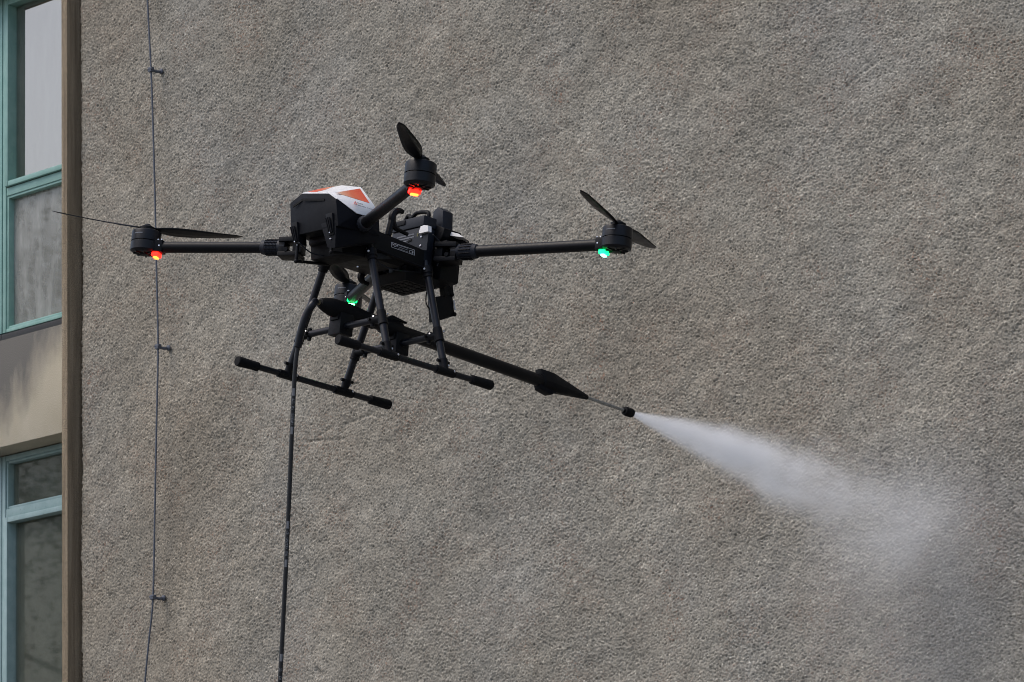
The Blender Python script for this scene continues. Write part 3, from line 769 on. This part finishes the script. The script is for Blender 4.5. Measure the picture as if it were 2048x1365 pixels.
# --- side rail with the maker's plate
y = -.095
ra = [loc(733, 452, y=y), loc(849, 501, y=y), loc(847, 537, y=y), loc(738, 494, y=y)]
rail = MB().hull(ra + [q + V((0, .018, 0)) for q in ra], .002).build('side_rail', 'plastic', drone)
MB().hull([q + V((0, .165, 0)) for q in ra] + [q + V((0, .183, 0)) for q in ra], .002).build('side_rail', 'plastic', drone)
ed = MB(); y2 = y - .0015
ed.tube([loc(742, 494, y=y2), loc(848, 536, y=y2)], .0022, 6); ed.build('rail_edge', 'plastic_grey', rail)
fr_ = [loc(*q, y=y - .0008) for q in ((783, 485.0), (829, 500.5), (829, 511), (783, 494.5))]
pl = MB()
for k in range(4): pl.tube([fr_[k], fr_[(k + 1) % 4]], .00055, 5)
for q in ((( 797, 491), (816, 497.5)), ((797, 494.2), (816, 500.8)), ((797, 497.6), (816, 504.4))): pl.tube([loc(*q[0], y=y - .0008), loc(*q[1], y=y - .0008)], .00035, 4)
plate = pl.build('maker_plate', 'print', rail)
xd = fr_[1] - fr_[0]
lettering('CE', .0125, loc(817.3, 506.2, y=y), xd, (0, -1, 0), 'print', rail, 'ce_mark')
em = MB(); c = loc(790, 491, y=y - .001); u = xd.normalized(); w = V((0, 0, 1))
ring = [c + u * .0036 * math.cos(a) + w * .0036 * math.sin(a) for a in [2 * math.pi * k / 16 for k in range(17)]]
em.tube(ring, .0006, 5)
for s_ in (-1, 1): em.poly([c + u * s_ * .0045, c + u * s_ * .0090 + w * .004, c + u * s_ * .0075 + w * -.003], .0004, (0, -1, 0))
em.build('emblem', 'print', rail)

# --- battery pack behind the rail, with lid, label, handle and slotted tray
BX0, BX1, BY = .094, .134, .064
bat = MB().box((BX0, -BY, -.082), (BX1, BY, .052), bevel=.004).build('battery', 'plastic_mid', drone)
MB().box((BX0 - .003, -BY - .002, .0525), (BX1 + .002, BY + .002, .082), bevel=.004).build('lid', 'plastic_mid', bat)
MB().box((BX0 - .006, BY - .055, .066), (BX0 - .001, BY - .015, .079), bevel=.0015).build('lid_grip', 'plastic', bat)
hd = MB().tube(smooth_path([V((BX0 + .02, BY - .020, .078)), V((BX0 + .02, BY - .035, .100)), V((BX0 + .02, .012, .092)), V((BX0 + .02, -.008, .102)), V((BX0 + .02, -BY + .012, .096)), V((BX0 + .02, -BY + .008, .078))], 6), .0055, 10)
hd.build('handle', 'plastic', bat)
lb = MB()
for k in range(6): lb.box((BX0 - .0008, -.030 , .034 - k * .0075), (BX0 - .0002, .040 - .006 * (k % 3), .0375 - k * .0075))
lb.build('battery_label', 'print_grey', bat)
MB().box((BX0 - .0009, -.046, .005), (BX0 - .0002, -.041, .036)).build('warning_stripe', worn('olive_print', (.10, .10, .03), .7), bat)
cl = MB()
for k in range(4): cl.box((BX0 - .002, -.045 + k * .028, -.085), (BX0 + .001, -.039 + k * .028, -.03))
cl.build('battery_rib', 'rubber', bat)
tray = MB().hull([(.045, -.068, -.078), (.168, -.068, -.078), (.045, .078, -.078), (.168, .078, -.078), (.055, -.060, -.104), (.155, -.060, -.104), (.055, .070, -.104), (.155, .070, -.104)], .002)
tr_ = tray.build('battery_tray', 'plastic', drone)
for i in range(3):
    sm = MB()
    for k in range(5): sm.box((.064 + i * .030, -.052 + k * .024, -.1055), (.086 + i * .030, -.038 + k * .024, -.1035))
    sm.build('tray_slot', 'rubber', tr_)
# hook-shaped battery latches, one on each side of the near rail
hk2 = loc(729, 556, y=.085)
for (cx, cz, yy, r_) in ((.000, .040, -.080, .026), (hk2.x, hk2.z, .085, .012)):
    arc = [V((cx + r_ * math.cos(a), yy, cz + r_ * math.sin(a))) for a in [math.radians(70 + 20 * k) for k in range(11)]]
    hk = MB().tube(arc, [.0042 + .0062 * math.sin(math.pi * (k + 1) / 12) for k in range(11)], 8)
    hk.tube([arc[-1], arc[-1] + V((.03, 0, -.004)) * (r_ / .026)], .0055, 8)
    if yy < 0: hk.tube([arc[6], arc[6] + V((-.008, 0, -.045))], .009, 8)
    hk.build('latch_hook', 'plastic', drone)

# --- rear bulkhead, post, white rear hood, sensor pod
rb = MB().box((.150, -.082, -.080), (.215, .082, .030), bevel=.006)
rbo = rb.build('rear_frame', 'plastic', drone)
MB().hull([loc(*q, x=.084) for q in ((812, 483), (857, 464), (853, 501), (842, 500), (812, 497))] + [loc(*q, x=.090) for q in ((812, 483), (857, 464), (853, 501), (842, 500), (812, 497))]).build('rear_panel', 'plastic_mid', drone)
for q in ((843, 474), (841, 492)): screw(loc(*q, x=.0835), (-1, 0, 0), rbo, .0032)
sl = MB(); seg_box(loc(816, 484, x=.0845), loc(824, 480.5, x=.0845), .005, .002, out, sl); sl.build('panel_slot', 'rubber', rbo)
po = [loc(*q, x=.150) for q in ((866, 424), (876, 414), (886, 421), (885, 456), (865, 456))]
post = MB().hull(po + [q + V((.035, 0, .0)) for q in po], .002).build('rear_post', 'plastic_mid', drone)
ca = [loc(*q, x=.135) for q in ((855, 451), (868, 449), (889, 456), (884, 474), (868, 500), (856, 500))]
MB().hull(ca + [q + V((.06, 0, .0)) for q in ca], .003).build('post_bracket', 'plastic', post)
wh = [loc(*q, x=.076) for q in ((837, 467.5), (841, 453.5), (848, 450.5), (856, 451.5), (856, 463))]
MB().hull(wh + [q + V((.012, .0, .0)) for q in wh]).build('rear_hood', 'white', drone)
wh = [loc(*q, x=.160) for q in ((886, 470), (888, 461), (904, 467), (918, 468), (927, 475))]
MB().hull(wh + [q + V((.05, .03, .0)) for q in wh]).build('rear_hood', 'white', drone)
wr = [loc(*q, x=.186) for q in ((886, 469), (926, 475), (930, 505), (890, 512))]
MB().hull(wr + [q + V((.03, .01, 0)) for q in wr], .003).build('rear_socket_cover', 'plastic', drone)
MB().box(loc(903, 488, x=.183) - V((.001, .008, .010)), loc(903, 488, x=.183) + V((.003, .008, .010))).build('cover_recess', 'rubber', rbo)
pod = MB().hull([loc(*q, y=.03) for q in ((884, 528), (905, 534), (918, 546), (910, 556), (911, 566), (904, 575), (882, 566))] + [loc(*q, y=-.03) for q in ((884, 524), (900, 530), (906, 542), (904, 556), (898, 570), (880, 566))], .004).build('sensor_pod', 'plastic', drone)
MB().ball(loc(907, 565, y=0), .008, seg=12).build('pod_lens', 'plastic_grey', pod)
# --- payload box hanging behind the rear near leg
yb = .0
bx = [loc(*q, y=yb) for q in ((872, 594), (905, 588), (910, 632), (875, 643))]
pay = MB().hull(bx + [q + V((0, .035, 0)) for q in bx], .003).build('payload_box', 'plastic', drone)
hk = MB()
for q in (((880, 566), (884, 596)), ((893, 566), (896, 592))):
    seg_box(loc(*q[0], y=.015), loc(*q[1], y=.015), .010, .018, (0, -1, 0), hk)
hk.build('payload_bracket', 'plastic', pay)
sg = MB(); seg_box(loc(907, 601, y=-.001), loc(909.5, 621, y=-.001), .004, .002, (0, -1, 0), sg); sg.build('payload_label', 'print', pay)
bt = MB()
for q in ((904, 590), (909, 629)): bt.ball(loc(*q, y=.0), .006, seg=10)
bt.build('payload_knob', 'rubber', pay)
wire = [loc(*q, y=-.09) for q in ((856, 575), (852.5, 590), (852, 604), (856, 615), (861, 620))]
MB().tube(smooth_path(wire), .0017, 6).build('signal_wire', 'rubber', drone)
wr_ = [[(700, 462), (722, 482), (742, 486), (760, 500)], [(862, 530), (874, 556), (888, 566), (896, 574)], [(742, 512), (764, 530), (790, 540), (842, 546)], [(866, 470), (880, 486), (884, 510), (874, 532)], [(598, 486), (622, 506), (650, 512), (676, 508)]]
for k_, w_ in enumerate(wr_): MB().tube(smooth_path([loc(*q, y=(-.092, -.05, -.066, -.095, .02)[k_]) for q in w_]), .0019, 6).build('wiring', 'plastic_mid', drone)
for q in ((661, 478), (670, 483), (680, 481), (715, 534), (734, 497), (758, 473)): screw(loc(*q, y=-.0845), (-.3, -1, 0), dk, .0024)
MB().hull([loc(*q, y=-.085) for q in ((752, 507), (762, 506), (779, 511), (752, 519))] + [V((.03, -.07, -.055)), V((-.02, -.07, -.055))]).build('wedge_bracket', 'plastic_mid', drone)

# ------------------------------------------------------------------ spray lance held under the drone
LA, LZ = V((-.170, 0, -.2125)), V((.934, 0, -.2535))
ld = (LZ - LA).normalized()
LM = DM.copy(); LM.translation = DM @ LA
lance = empty('spray_lance', LM); tag(lance, 'long black spray lance with steel nozzle rod slung under the drone', 'lance')
def lp_(x): return LA + ld * ((x - LA.x) / ld.x)
MB().tube([lp_(-.05), lp_(.62)], .0168, 28).build('lance_tube', 'carbon', lance, LA)
MB().lathe(lp_(-.172), ld, [(0, .008), (.002, .0125), (.02, .0190), (.04, .0235), (.075, .0245), (.115, .0235), (.150, .0205), (.180, .0185), (.181, .0165)], 28).build('tail_sleeve', 'rubber', lance, LA)
MB().tube([lp_(-.192), lp_(-.168)], .0072, 14).build('hose_fitting', worn('dull_brass', (.16, .14, .09), .45, metal=.8), lance, LA)
cone = MB()
rr = lambda x, r, zz=1.0, n_=12: [lp_(x) + V((0, math.cos(2 * math.pi * k / n_) * r, math.sin(2 * math.pi * k / n_) * r * zz)) for k in range(n_)]
cone.hull(rr(.600, .0215) + rr(.640, .0225) + rr(.768, .0065) + [lp_(.585) + V((0, s_ * .012, .030)) for s_ in (-1, 1)] + [lp_(.630) + V((0, s_ * .013, .030)) for s_ in (-1, 1)], .0015)
co_ = cone.build('nose_cone', 'plastic', lance, LA)
MB().hull([lp_(x) + V((0, s_ * .013, z)) for s_ in (-1, 1) for (x, z) in ((.585, -.012), (.590, -.026), (.628, -.032), (.650, -.018))], .002).build('cone_clamp', 'plastic_grey', lance, LA)
MB().tube([lp_(.76), lp_(.912)], .0046, 14).build('rod', 'rod', lance, LA)
MB().lathe(lp_(.906), ld, [(-.004, .006), (0, .006), (.001, .0118), (.006, .0128), (.026, .0130), (.030, .0118), (.0305, .006)], 20).build('nozzle', 'rubber', lance, LA)
for ax in (A1, A2):
    p = lp_(ax)
    ck = MB().box(p + V((-.022, -.024, -.068)), p + V((.022, .024, -.010)), bevel=.003)
    ck.box(p + V((-.026, -.016, -.030)), p + V((.026, .016, -.008)), bevel=.002)
    ck.build('mount_block', 'plastic', lance, LA)
for x in (A2 - .03,):
    MB().lathe(lp_(x - .028), ld, [(0, .019), (.002, .0215), (.05, .0235), (.060, .0225), (.062, .019)], 22).build('tube_clamp', 'plastic', lance, LA)
    p = lp_(x)
    MB().hull([p + V((dx_, dy_, dz_)) for (dx_, dy_, dz_) in ((-.02, -.01, .02), (.02, -.01, .022), (-.02, .01, .02), (.02, .01, .022), (.055, -.006, .026), (.055, .006, .026), (.055, 0, .022), (0, -.008, .033), (0, .008, .033))], .0015).build('clamp_lever', 'plastic', lance, LA)
MB().lathe(lp_(-.01), ld, [(-.006, .0170), (-.005, .0195), (.02, .0195), (.021, .0170)], 22).build('tube_clamp', 'plastic', lance, LA)

# ------------------------------------------------------------------ water hose hanging from the lance tail to the ground
tail = DM @ lp_(-.185)
dep = (tail - CAMP).dot(fwd)
def at_depth(px, py, d): return CAMP + ray(px, py) * d
hpts = [tail] + [at_depth(*q, dep - .02) for q in ((624, 611), (612, 632), (603, 660), (596.5, 690), (592, 720), (588.5, 765), (584, 860), (579, 980), (572, 1130), (565, 1270), (560, 1365), (556, 1480))]
last = hpts[-1]
hpts += [V((last.x - .10, last.y - .05, 1.6)), V((last.x - .22, last.y - .15, .55)), V((last.x - .30, last.y - .35, .05)), V((last.x - .6, last.y - 1.0, .008)), V((last.x - 2.2, last.y - 2.4, .008))]
hp_s = smooth_path(hpts, 10)
hb = bpy.data.objects.new('water_hose', None); col.objects.link(hb); hb.location = hpts[-3]
tag(hb, 'thin black pressure hose with white print hanging straight down from the lance tail', 'hose')
off = hpts[-3]
def hose_mat():
    mt, nt, p, n, L = nodes('printed_hose')
    uv = n.new('ShaderNodeUVMap').outputs[0]; sx = n.new('ShaderNodeSeparateXYZ'); L(uv, sx.inputs[0])
    band = math_(n, L, 'MULTIPLY', math_(n, L, 'GREATER_THAN', sx.outputs[0], .40), math_(n, L, 'LESS_THAN', sx.outputs[0], .60))
    s = sx.outputs[1]
    per = math_(n, L, 'FRACT', math_(n, L, 'DIVIDE', math_(n, L, 'ADD', s, .105), .34))
    bars = math_(n, L, 'ADD', math_(n, L, 'COMPARE', per, .055, .028), math_(n, L, 'COMPARE', per, .345, .028))
    txt = math_(n, L, 'COMPARE', per, .20, .10)
    cmb = n.new('ShaderNodeCombineXYZ'); L(math_(n, L, 'MULTIPLY', sx.outputs[0], 14), cmb.inputs[0]); L(math_(n, L, 'MULTIPLY', s, 420), cmb.inputs[1])
    nz = tex(n, L, 'ShaderNodeTexNoise', cmb.outputs[0], 1, 1)
    gl = math_(n, L, 'MULTIPLY', txt, math_(n, L, 'GREATER_THAN', nz.outputs[0], .52))
    gap = tex(n, L, 'ShaderNodeTexNoise', None, 1, 0); L(math_(n, L, 'MULTIPLY', s, 1), gap.inputs['Vector']); gap.inputs['Scale'].default_value = 55
    gl = math_(n, L, 'MULTIPLY', gl, math_(n, L, 'GREATER_THAN', gap.outputs[0], .47))
    mk = math_(n, L, 'MULTIPLY', band, math_(n, L, 'MAXIMUM', bars, gl))
    L(mixc(n, L, math_(n, L, 'MULTIPLY', mk, .42), (.011, .012, .014), (.42, .43, .45)), p.inputs['Base Color'])
    p.inputs['Roughness'].default_value = .5
    return mt
M['hose'] = hose_mat()
def hose_mesh(path, r, name, mat, parent, seg=16):
    b = bmesh.new(); uvl = b.loops.layers.uv.new('UVMap'); rings = []; s = 0; S = []
    for i, q in enumerate(path):
        if i: s += (q - path[i - 1]).length
        S.append(s); d = (path[min(i + 1, len(path) - 1)] - path[max(i - 1, 0)]).normalized()
        v0 = fwd - d * fwd.dot(d); v0.normalize(); w = d.cross(v0)          # u = 0.5 faces the photographer's side
        rings.append([b.verts.new(q - off + (v0 * math.cos(2 * math.pi * k / seg) + w * math.sin(2 * math.pi * k / seg)) * r) for k in range(seg)])
    for i in range(len(path) - 1):
        for k in range(seg):
            f = b.faces.new((rings[i][k], rings[i][(k + 1) % seg], rings[i + 1][(k + 1) % seg], rings[i + 1][k])); f.smooth = True
            for lp, (uu, vv) in zip(f.loops, ((k / seg, S[i]), ((k + 1) / seg, S[i]), ((k + 1) / seg, S[i + 1]), (k / seg, S[i + 1]))): lp[uvl].uv = (uu, vv)
    b.faces.new(rings[0][::-1]); b.faces.new(rings[-1]); bmesh.ops.recalc_face_normals(b, faces=b.faces[:])
    me = bpy.data.meshes.new(name); b.to_mesh(me); b.free(); me.materials.append(M[mat])
    o = bpy.data.objects.new(name, me); col.objects.link(o); o.parent = parent; return o
hose_mesh(hp_s, .0058, 'hose', 'hose', hb)
hose_mesh(hp_s[1:43], .0100, 'strain_sleeve', 'alu_black', hb)

# ------------------------------------------------------------------ water: jet from the nozzle and the mist where it meets the wall
def vol_mat(name, build, g=.3):
    mt = bpy.data.materials.new(name); mt.use_nodes = True; nt = mt.node_tree; n = nt.nodes; L = nt.links.new
    n.remove(n['Principled BSDF'])
    pv = n.new('ShaderNodeVolumePrincipled'); pv.inputs['Color'].default_value = (.925, .945, .97, 1); pv.inputs['Anisotropy'].default_value = g
    L(build(n, L), pv.inputs['Density']); L(pv.outputs[0], n['Material Output'].inputs['Volume'])
    return mt
JL = 1.20
def jet_density(n, L):
    tc = n.new('ShaderNodeTexCoord').outputs['Object']; sx = n.new('ShaderNodeSeparateXYZ'); L(tc, sx.inputs[0])
    x, y_, z_ = sx.outputs
    mp = n.new('ShaderNodeMapping'); mp.inputs['Scale'].default_value = (3.2, 15, 15); L(tc, mp.inputs[0])
    nz = tex(n, L, 'ShaderNodeTexNoise', mp.outputs[0], 1, 3, .6)
    nz2 = tex(n, L, 'ShaderNodeTexNoise', tc, 9, 3, .6)
    R = math_(n, L, 'MULTIPLY_ADD', math_(n, L, 'MULTIPLY', x, x), -.062, math_(n, L, 'MULTIPLY_ADD', x, .150, .006))
    # wobble of the envelope grows along the jet
    wob = math_(n, L, 'MULTIPLY_ADD', math_(n, L, 'MULTIPLY', x, 1.3, clamp=True), math_(n, L, 'MULTIPLY_ADD', nz2.outputs[0], 2.6, -1.3), 1.0)
    r2 = math_(n, L, 'ADD', math_(n, L, 'MULTIPLY', y_, y_), math_(n, L, 'MULTIPLY', z_, z_))
    q = math_(n, L, 'DIVIDE', r2, math_(n, L, 'MULTIPLY', math_(n, L, 'MULTIPLY', R, R), wob))
    pw = math_(n, L, 'MULTIPLY_ADD', math_(n, L, 'MULTIPLY', x, 1.6, clamp=True), -1.1, 2.2)      # crisp edge at the nozzle, soft at the wall
    shp = math_(n, L, 'POWER', 2.718, math_(n, L, 'MULTIPLY', math_(n, L, 'POWER', q, pw), -1.1))
    dens = math_(n, L, 'DIVIDE', 10.5, math_(n, L, 'ADD', x, .05))
    k = n.new('ShaderNodeMapRange'); k.interpolation_type = 'SMOOTHSTEP'; L(x, k.inputs[0])
    for i, v in ((1, .35), (2, 1.14), (3, 1.0), (4, .0)): k.inputs[i].default_value = v
    st0 = ramp(n, L, nz.outputs[0], [(.34, .55), (.66, 1.35)]); st1 = math_(n, L, 'MULTIPLY', ramp(n, L, nz.outputs[0], [(.36, .12), (.62, 1.7)]), ramp(n, L, nz2.outputs[0], [(.36, .2), (.62, 1.6)]))
    st = mixc(n, L, math_(n, L, 'MULTIPLY', x, 1.0, clamp=True), st0, st1)
    return math_(n, L, 'MULTIPLY', math_(n, L, 'MULTIPLY', dens, shp), math_(n, L, 'MULTIPLY', k.outputs[0], st))
M['jet'] = vol_mat('water_jet', jet_density)
tip = lp_(.937); hit = loc(1862, 1056, y=0)
jd = (hit - tip).normalized()
sidej = V((0, 1, 0)); upj = jd.cross(sidej).normalized()
J = Matrix((jd, sidej, upj)).transposed().to_4x4(); J.translation = tip
prof = [(0, .006)] + [(x, (.006 + .150 * x - .062 * x * x) * (1.32 + .9 * min(1, x * 1.3))) for x in (.03, .08, .15, .25, .4, .55, .7, .85, 1.0, JL)]
jet = MB().lathe((0, 0, 0), (1, 0, 0), prof, 24).build('water_spray', 'jet', None)
jet.matrix_world = DM @ J
tag(jet, 'white jet of water fanning out from the lance nozzle towards the wall', 'water spray', kind='stuff')

IX, IZ = on_wall(1870, 1062)
def mist_density(n, L):
    tc = n.new('ShaderNodeTexCoord').outputs['Object']; sx = n.new('ShaderNodeSeparateXYZ'); L(tc, sx.inputs[0])
    x, y_, z_ = sx.outputs
    nz = tex(n, L, 'ShaderNodeTexNoise', tc, 3.4, 4, .6); nz2 = tex(n, L, 'ShaderNodeTexNoise', tc, 11, 3, .6)
    # puff at the impact and a veil sinking below it
    def blob(cx, cz, rx, rz, cy, ry):
        a = math_(n, L, 'POWER', math_(n, L, 'DIVIDE', math_(n, L, 'SUBTRACT', x, cx), rx), 2)
        b = math_(n, L, 'POWER', math_(n, L, 'DIVIDE', math_(n, L, 'SUBTRACT', z_, cz), rz), 2)
        c = math_(n, L, 'POWER', math_(n, L, 'DIVIDE', math_(n, L, 'SUBTRACT', y_, cy), ry), 2)
        s = math_(n, L, 'ADD', math_(n, L, 'ADD', a, b), c)
        return math_(n, L, 'POWER', 2.718, math_(n, L, 'MULTIPLY', s, -1))
    b1 = math_(n, L, 'MULTIPLY', blob(-.05, .00, .20, .12, -.10, .10), 2.4)
    b2 = math_(n, L, 'MULTIPLY', blob(.04, -.42, .24, .36, -.12, .12), .6)
    b3 = math_(n, L, 'MULTIPLY', blob(-.05, -.10, .34, .24, -.12, .14), .55)
    d = math_(n, L, 'ADD', math_(n, L, 'ADD', b1, b2), b3)
    st = math_(n, L, 'MULTIPLY', ramp(n, L, nz.outputs[0], [(.34, .25), (.66, 1.6)]), ramp(n, L, nz2.outputs[0], [(.3, .7), (.7, 1.3)]))
    edge = n.new('ShaderNodeMapRange'); edge.interpolation_type = 'SMOOTHSTEP'; L(z_, edge.inputs[0])
    for i, v in ((1, -1.25), (2, -.7), (3, 0), (4, 1)): edge.inputs[i].default_value = v
    return math_(n, L, 'MULTIPLY', math_(n, L, 'MULTIPLY', d, st), edge.outputs[0])
M['mist'] = vol_mat('drifting_mist', mist_density, 0.0)
mm = BM.copy(); mm.translation = BM @ V((IX, 0, IZ))
mist = MB().box((-.95, -.50, -1.25), (.95, -.012, .65)).build('spray_mist', 'mist', None)
mist.matrix_world = mm
tag(mist, 'faint grey mist rebounding off the wall below the water jet', 'mist', kind='stuff')

# ------------------------------------------------------------------ the tree that the window panes mirror
def leafy_tree(base, height, crown_r, nleaf, seed, label):
    rs = random.Random(seed); root = empty('broadleaf_tree', Matrix.Translation(base)); tag(root, label, 'tree', 'trees mirrored in the windows')
    tr = MB(); tr.tube([(0, 0, 0), (.05, .02, height * .3), (-.04, .05, height * .6), (0, 0, height * .93)], [.20, .15, .10, .02], 10)
    tips = []
    for k in range(26):
        z0 = height * (.28 + .6 * rs.random()); a = rs.random() * 6.28; ln = crown_r * (.5 + .5 * rs.random()) * (1.15 - .6 * abs(z0 / height - .5))
        p0 = V((0, 0, z0)); p1 = p0 + V((math.cos(a) * ln * .5, math.sin(a) * ln * .5, ln * .30)); p2 = p0 + V((math.cos(a) * ln, math.sin(a) * ln, ln * .5))
        tr.tube([p0, p1, p2], [.05, .03, .008], 6); tips += [p1, p2, (p1 + p2) / 2]
    tr.build('trunk', 'bark', root)
    vs, fs = [], []
    for k in range(nleaf):
        t = tips[rs.randrange(len(tips))]; c = t + V((rs.gauss(0, .32), rs.gauss(0, .32), rs.gauss(0, .28)))
        u = V((rs.gauss(0, 1), rs.gauss(0, 1), rs.gauss(0, .6))).normalized(); w = u.orthogonal().normalized(); s = .022 + .022 * rs.random()
        i = len(vs); vs += [c - u * s, c + w * s * .5, c + u * s, c - w * s * .5]; fs.append((i, i + 1, i + 2, i + 3))
    me = bpy.data.meshes.new('crown'); me.from_pydata([tuple(q) for q in vs], [], fs); me.materials.append(M['leaf'])
    o = bpy.data.objects.new('crown', me); col.objects.link(o); o.parent = root
M['bark'] = worn('bark', (.09, .07, .05), .9, var=.3, scale=12)
M['leaf'] = worn('leaves', (.06, .09, .03), .6, var=.4, scale=3)
wp = BM @ V((MX + .2, .1, 0))
leafy_tree(V((wp.x - 17.5, wp.y + 1.0, 0)), 11.0, 2.6, 18000, 3, 'leafy tree mirrored in the upper teal window')
leafy_tree(V((wp.x - 21.5, wp.y + 2.4, 0)), 10.2, 2.9, 15000, 8, 'second leafy tree farther off behind the mirrored one')
